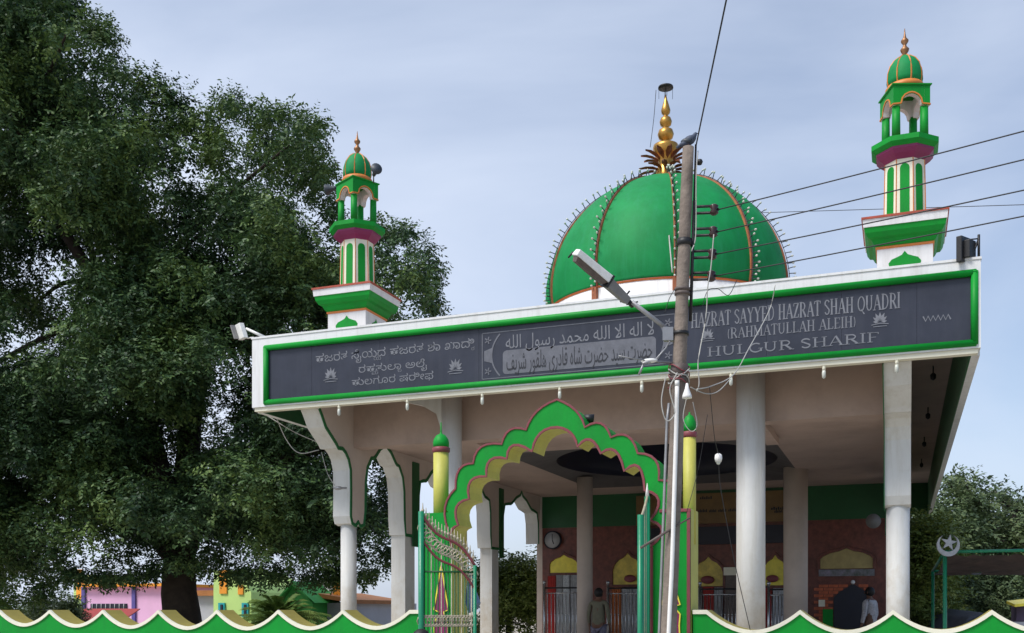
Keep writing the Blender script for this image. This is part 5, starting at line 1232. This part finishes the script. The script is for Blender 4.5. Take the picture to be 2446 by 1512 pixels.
# second tree of the left background, lower
tree('smaller grey green tree low behind the scalloped wall at far left', [(20, 1420), (60, 1440), (110, 1400), (150, 1425), (190, 1410), (200, 1512), (0, 1540)], 34, 37, 26, .3, .7, 110, 35, .12, M['leaf2'], 300, .11, .3, fork=1.0, seed=8, name='shrub', cat='shrub', limbs=False)
tree('large dusty green tree at the right edge behind the canopy', [(2150, 1230), (2200, 1180), (2262, 1118), (2300, 1112), (2320, 1135), (2370, 1160), (2412, 1150), (2440, 1190), (2520, 1180), (2620, 1240), (2650, 1460), (2560, 1520), (2160, 1520)], 36, 44, 110, .6, 1.5, 2430, 40, .3, M['leaf2'], 120, .17, .4, [(2420, 1240, 8), (2390, 1300, 10), (2440, 1390, 14)], seed=4)
tree('yellow green bushy tree between the right corner column and the crescent post', [(2150, 1250), (2200, 1225), (2260, 1230), (2290, 1290), (2300, 1400), (2290, 1520), (2150, 1520)], 26, 30, 50, .4, .9, 2215, 28, .12, M['leaf3'], 260, .11, .3, seed=9, fork=2, limbs=False)
tree('green tree seen through the left arcade and gate opening', [(1130, 1330), (1190, 1330), (1215, 1300), (1245, 1290), (1290, 1330), (1300, 1400), (1310, 1530), (1110, 1530)], 29, 32, 44, .4, .8, 1215, 30.5, .12, M['leaf3'], 260, .11, .3, [(1175, 1440, 8)], seed=12, fork=1.6, limbs=False)
tree('dark low trees under the green pipe shelter at right', [(2270, 1350), (2340, 1340), (2500, 1350), (2520, 1530), (2260, 1530)], 30, 34, 50, .4, .9, 2350, 32, .14, M['leaf2'], 260, .12, .3, [(2330, 1420, 8), (2430, 1400, 14)], seed=13, fork=1.0, limbs=False)
# palm like plant
PT = thing('palm_plant', 'bushy low palm in front of the bright green wall', 'palm', WC(668, 1457, 22) - Vector((0, 0, 1.6)))
g = MB(); pb = WC(668, 1500, 22); pb.z = 0; pb2 = Vector((pb.x, pb.y, 1.25)); g.tube([pb, pb2], [.16, .12], 10); g.build('trunk', M['bark'], PT)
for k in range(110):
    a = rng.uniform(0, 2 * math.pi); el_ = rng.uniform(.15, 1.35); Lf = rng.uniform(.95, 1.4); g = MB(); pts = []
    for i in range(7):
        u = i / 6; pts.append(pb2 + Vector((math.cos(a), math.sin(a), 0)) * Lf * u * math.cos(el_) * 1.0 + Vector((0, 0, Lf * (math.sin(el_) * u - .45 * u * u))))
    sd = Vector((-math.sin(a), math.cos(a), 0)); g.tube(pts, .006, 4)
    for i in range(18):
        u = .15 + .85 * i / 18; j = min(int(u * 6), 5); p = pts[j].lerp(pts[j + 1], u * 6 - j); tg = (pts[j + 1] - pts[j]).normalized()
        for s_ in (-1, 1):
            e = p + (sd * s_ * .8 + tg * .6).normalized() * .24 * (1 - .5 * abs(u - .4)) + Vector((0, 0, -.06)); w = tg * .020
            g.add([p - w, p + w, e], [(0, 1, 2)])
    g.build('frond', M['palm'], PT)

# ================================================================== houses behind the wall at left
HY_ = 36.0
def HB(g, px0, py0, px1, py1, Y=HY_, dep=4.0, mi=0, zb=None):
    x0, x1, z0, z1 = RB(px0, py0, px1, py1, Y); g.box(x0, Y, z0 if zb is None else zb, x1, Y + dep, z1, mi); return x0, x1, z0, z1
h = thing('pink_house', 'pink single storey house with violet trim left of the big trunk', 'house', WY(290, 1457, HY_) - Vector((0, 0, 1.6)))
g = MB(); HB(g, 200, 1400, 388, 1512, zb=0); g.build('wall', M['pink'], h)
g = MB(); HB(g, 194, 1398, 202, 1512, HY_ - .1, .3, zb=0); g.build('trim', M['bluetrim'], h); g = MB(); HB(g, 314, 1398, 322, 1512, HY_ - .1, .2, zb=0); g.build('trim', M['bluetrim'], h)
g = MB(); HB(g, 190, 1394, 392, 1401, HY_ - .3, 4.4); g.build('roof', M['orangep'], h)
g = MB(); x0, x1, z0, z1 = HB(g, 216, 1442, 302, 1464, HY_ - .06, .1); w_ = g.build('window', M['doordark'], h)
g = MB()
for i in range(8): u = x0 + (x1 - x0) * (i + .5) / 8; g.tube([(u, HY_ - .08, z0), (u, HY_ - .08, z1)], .02, 5)
g.build('grille', M['curtain'], w_)
h = thing('lime_pillar_house', 'lime green corner house with orange bands at far left behind the wall', 'house', WY(187, 1457, HY_ + 1) - Vector((0, 0, 1.6)))
g = MB(); HB(g, 176, 1378, 199, 1512, HY_ + 1, 3, zb=0); g.build('wall', M['lime'], h); g = MB(); HB(g, 182, 1360, 196, 1430, HY_ + .9, .1); g.build('band', M['orangep'], h); g = MB(); HB(g, 174, 1372, 200, 1380, HY_ + .8, 3.3); g.build('roof', M['lime'], h)
h = thing('red_awning', 'red stall awning behind the wall in front of the pink house', 'awning', WY(210, 1457, 30) - Vector((0, 0, 1.6)))
a0 = WY(150, 1456, 30); a1 = WY(335, 1456, 30); g = MB()
for i in range(9):
    xa_, xb_ = a0.x + (a1.x - a0.x) * i / 9, a0.x + (a1.x - a0.x) * (i + 1) / 9
    g.prism([(xa_, 30, 1.62), (xb_, 30, 1.62), (xb_, 28.8, 1.05), (xa_, 28.8, 1.05)], (0, 0, .03))
g.build('canopy_cloth', M['redawn'], h)
g = MB(); g.tube([(a0.x, 29, 0), (a0.x, 29, 1.1)], .04); g.build('post', M['galv'], h); g = MB(); g.tube([(a1.x, 29, 0), (a1.x, 29, 1.1)], .04); g.build('post', M['galv'], h)
h = thing('grey_house', 'low grey house with orange roof edge just right of the big trunk', 'house', WY(492, 1457, HY_) - Vector((0, 0, 1.6)))
g = MB(); HB(g, 462, 1422, 512, 1512, HY_ + .6, 4, zb=0); g.build('wall', M['greywall'], h); g = MB(); HB(g, 458, 1410, 514, 1423, HY_ + .3, 4.6); g.build('roof', M['brownroof'], h)
h = thing('lime_house', 'lime green house with orange pilasters and teal shutters', 'house', WY(550, 1457, HY_) - Vector((0, 0, 1.6)))
g = MB(); x0, x1, z0, z1 = RB(510, 1362, 600, 1512, HY_ - 1); xs_ = x0 + (x1 - x0) * .40
g.prism([(x0, HY_ - 1, 0), (x1, HY_ - 1, 0), (x1, HY_ - 1, WY(598, 1415, HY_ - 1).z), (xs_ + .9, HY_ - 1, WY(575, 1395, HY_ - 1).z), (xs_, HY_ - 1, WY(545, 1362, HY_ - 1).z), (x0, HY_ - 1, WY(512, 1362, HY_ - 1).z)], (0, 4, 0)); g.build('wall', M['lime'], h)
for a_, b_2, c_, d_ in ((524, 1362, 541, 1418), (568, 1398, 580, 1420)): g = MB(); HB(g, a_, b_2, c_, d_, HY_ - 1.06, .055); g.build('pilaster', M['orangep'], h)
for a_, c_ in ((521, 536), (577, 592)): g = MB(); HB(g, a_, 1440, c_, 1474, HY_ - 1.08, .075); f_ = g.build('window', M['tealwin'], h); g = MB(); HB(g, a_ + 5, 1444, c_ - 5, 1470, HY_ - 1.12, .035); g.build('shutter_gap', M['doordark'], f_)
h = thing('green_house', 'bright green gabled house behind the low palm', 'house', WY(718, 1457, 32) - Vector((0, 0, 1.6)))
q = [WY(x, y, 32) for x, y in ((672, 1440), (704, 1396), (747, 1440))]
g = MB(); g.prism([Vector((q[0].x, 32, 0)), Vector((q[2].x, 32, 0)), q[2], q[1], q[0]], (0, 1.6, 0)); g.build('wall', M['greengable'], h)
g = MB(); g.prism([q[0] + Vector((-.2, -.2, 0)), q[1] + Vector((0, -.2, .12)), q[2] + Vector((.2, -.2, 0)), q[1] + Vector((0, -.2, -.02))], (0, 1.9, 0)); g.build('roof', M['greengable'], h)
h = thing('white_house', 'whitewashed house with brown sloping eave left of the first column', 'house', WY(790, 1457, 33) - Vector((0, 0, 1.6)))
g = MB(); HB(g, 744, 1440, 850, 1512, 33, 5, zb=0); g.build('wall', M['greywall'], h)
q0, q1 = WY(738, 1424, 32.7), WY(852, 1442, 32.7); g = MB(); g.prism([q0, q1, q1 + Vector((0, 0, .14)), q0 + Vector((0, 0, .16))], (0, 4, .0)); g.build('roof_edge', M['brownroof'], h)
g = MB(); HB(g, 795, 1376, 812, 1424, 33.5, .4); g.build('chimney_pillar', M['orangep'], h)
g = MB(); HB(g, 752, 1384, 794, 1426, 34.5, .4); g.build('upper_wall', M['white'], h)

# ================================================================== crescent shelter at right
SH = thing('pipe_shelter', 'green pipe shelter with a tattered brown net roof at the right edge', 'shelter', WC(2257, 1457, 16) - Vector((0, 0, 1.6)))
A_ = WC(2257, 1318, 15.5); B_ = WC(2500, 1314, 15.0); C_ = WC(2228, 1364, 20.5); D_ = WC(2560, 1364, 20.0)
for p in (A_, B_, C_, D_): g = MB(); g.tube([(p.x, p.y, 0), (p.x, p.y, p.z)], .030, 8); g.build('post', M['teal'], SH)
for a_, b_2 in ((A_, B_), (C_, D_), (A_, C_), (B_, D_)): g = MB(); g.tube([a_, b_2], .024, 8); g.build('beam', M['teal'], SH)
g = MB(); nn = 14; vs = []
for i in range(nn + 1):
    for j in range(nn + 1):
        u, w_ = i / nn, j / nn; p = (A_.lerp(B_, u)).lerp(C_.lerp(D_, u), w_); vs.append(p + Vector((0, 0, -.03 - .10 * math.sin(math.pi * w_) - .06 * rng.random())))
fs = [(i * (nn + 1) + j, i * (nn + 1) + j + 1, (i + 1) * (nn + 1) + j + 1, (i + 1) * (nn + 1) + j) for i in range(nn) for j in range(nn) if rng.random() > .06]
g.add(vs, fs, 0, True); g.build('net_roof', M['shedroof'], SH)
# crescent and star emblem
c = WC(2266, 1302, 15.35); CR = thing('crescent_emblem', 'silver crescent and star emblem on the corner post of the pipe shelter', 'emblem', c)
rp0 = 27 / FOC * 15.35; X_ = right; Z_ = Vector((0, 0, 1)); Yn = Vector((-FW[0], -FW[1], 0)); g = MB(); n_ = 26; O = []; I = []
for i in range(n_ + 1):
    t_a = R(150 + 240 * i / n_) if False else R(140 + 260 * i / n_)
    O.append(c + X_ * rp0 * math.cos(t_a) + Z_ * rp0 * math.sin(t_a))
    ci = c + Z_ * rp0 * .22; I.append(ci + X_ * rp0 * .80 * math.cos(R(128 + 284 * i / n_)) + Z_ * rp0 * .80 * math.sin(R(128 + 284 * i / n_)))
vs = []
for o_, i_ in zip(O, I): vs += [o_, i_, i_ - Yn * .03, o_ - Yn * .03]
g.add(vs, [(4 * i + j, 4 * i + (j + 1) % 4, 4 * i + 4 + (j + 1) % 4, 4 * i + 4 + j) for i in range(n_) for j in range(4)] + [(0, 1, 2, 3), (4 * n_ + 3, 4 * n_ + 2, 4 * n_ + 1, 4 * n_)]); g.build('crescent', M['curtain'], CR)
sp_ = []; cs = c + Z_ * rp0 * .22 + X_ * .01
for k in range(10): rr_ = rp0 * (.72 if k % 2 == 0 else .27); a_ = R(80 + 36 * k); sp_.append(cs + X_ * rr_ * math.cos(a_) + Z_ * rr_ * math.sin(a_))
g = MB(); g.prism(sp_, -Yn * .03); g.build('star', M['curtain'], CR)
# grey tarpaulin and stall at far right
g = MB(); P = [WC(2285, 1512, 24), WC(2312, 1476, 24), WC(2345, 1462, 24), WC(2380, 1480, 24), WC(2395, 1512, 24)]
P = [Vector((P[0].x, P[0].y, 0))] + P + [Vector((P[-1].x, P[-1].y, 0))]; g.prism(P, Vector((-.7, 2.0, .1))); tag(g.build('tarpaulin_tent', M['tarp'], bevel=.05), 'dark grey tarpaulin heap under the pipe shelter', 'tarpaulin')
ST = thing('market_stall', 'small stall with yellow awning and violet cloth cut by the right edge', 'stall', WC(2450, 1457, 22) - Vector((0, 0, 1.6)))
g = MB(); a_ = WC(2424, 1450, 22); b_2 = WC(2540, 1438, 22); up_ = Vector((-.1, .7, .08)); g.prism([a_, b_2, b_2 + up_, a_ + up_], (0, 0, .06)); g.build('awning', M['brightyellow'], ST)
g = MB(); a_ = WC(2428, 1476, 22.2); b_2 = WC(2540, 1450, 22.2); g.box(a_.x, a_.y, 1.35, b_2.x, b_2.y + .8, 1.68); g.build('cloth', M['violet'], ST)
g = MB(); g.box(a_.x - .05, a_.y - .05, 0, b_2.x, b_2.y + .85, 1.345); g.build('counter', M['greywall'], ST)
print('TRIS', sum(len(o.data.polygons) for o in scene.objects if o.type == 'MESH'), len(scene.objects))
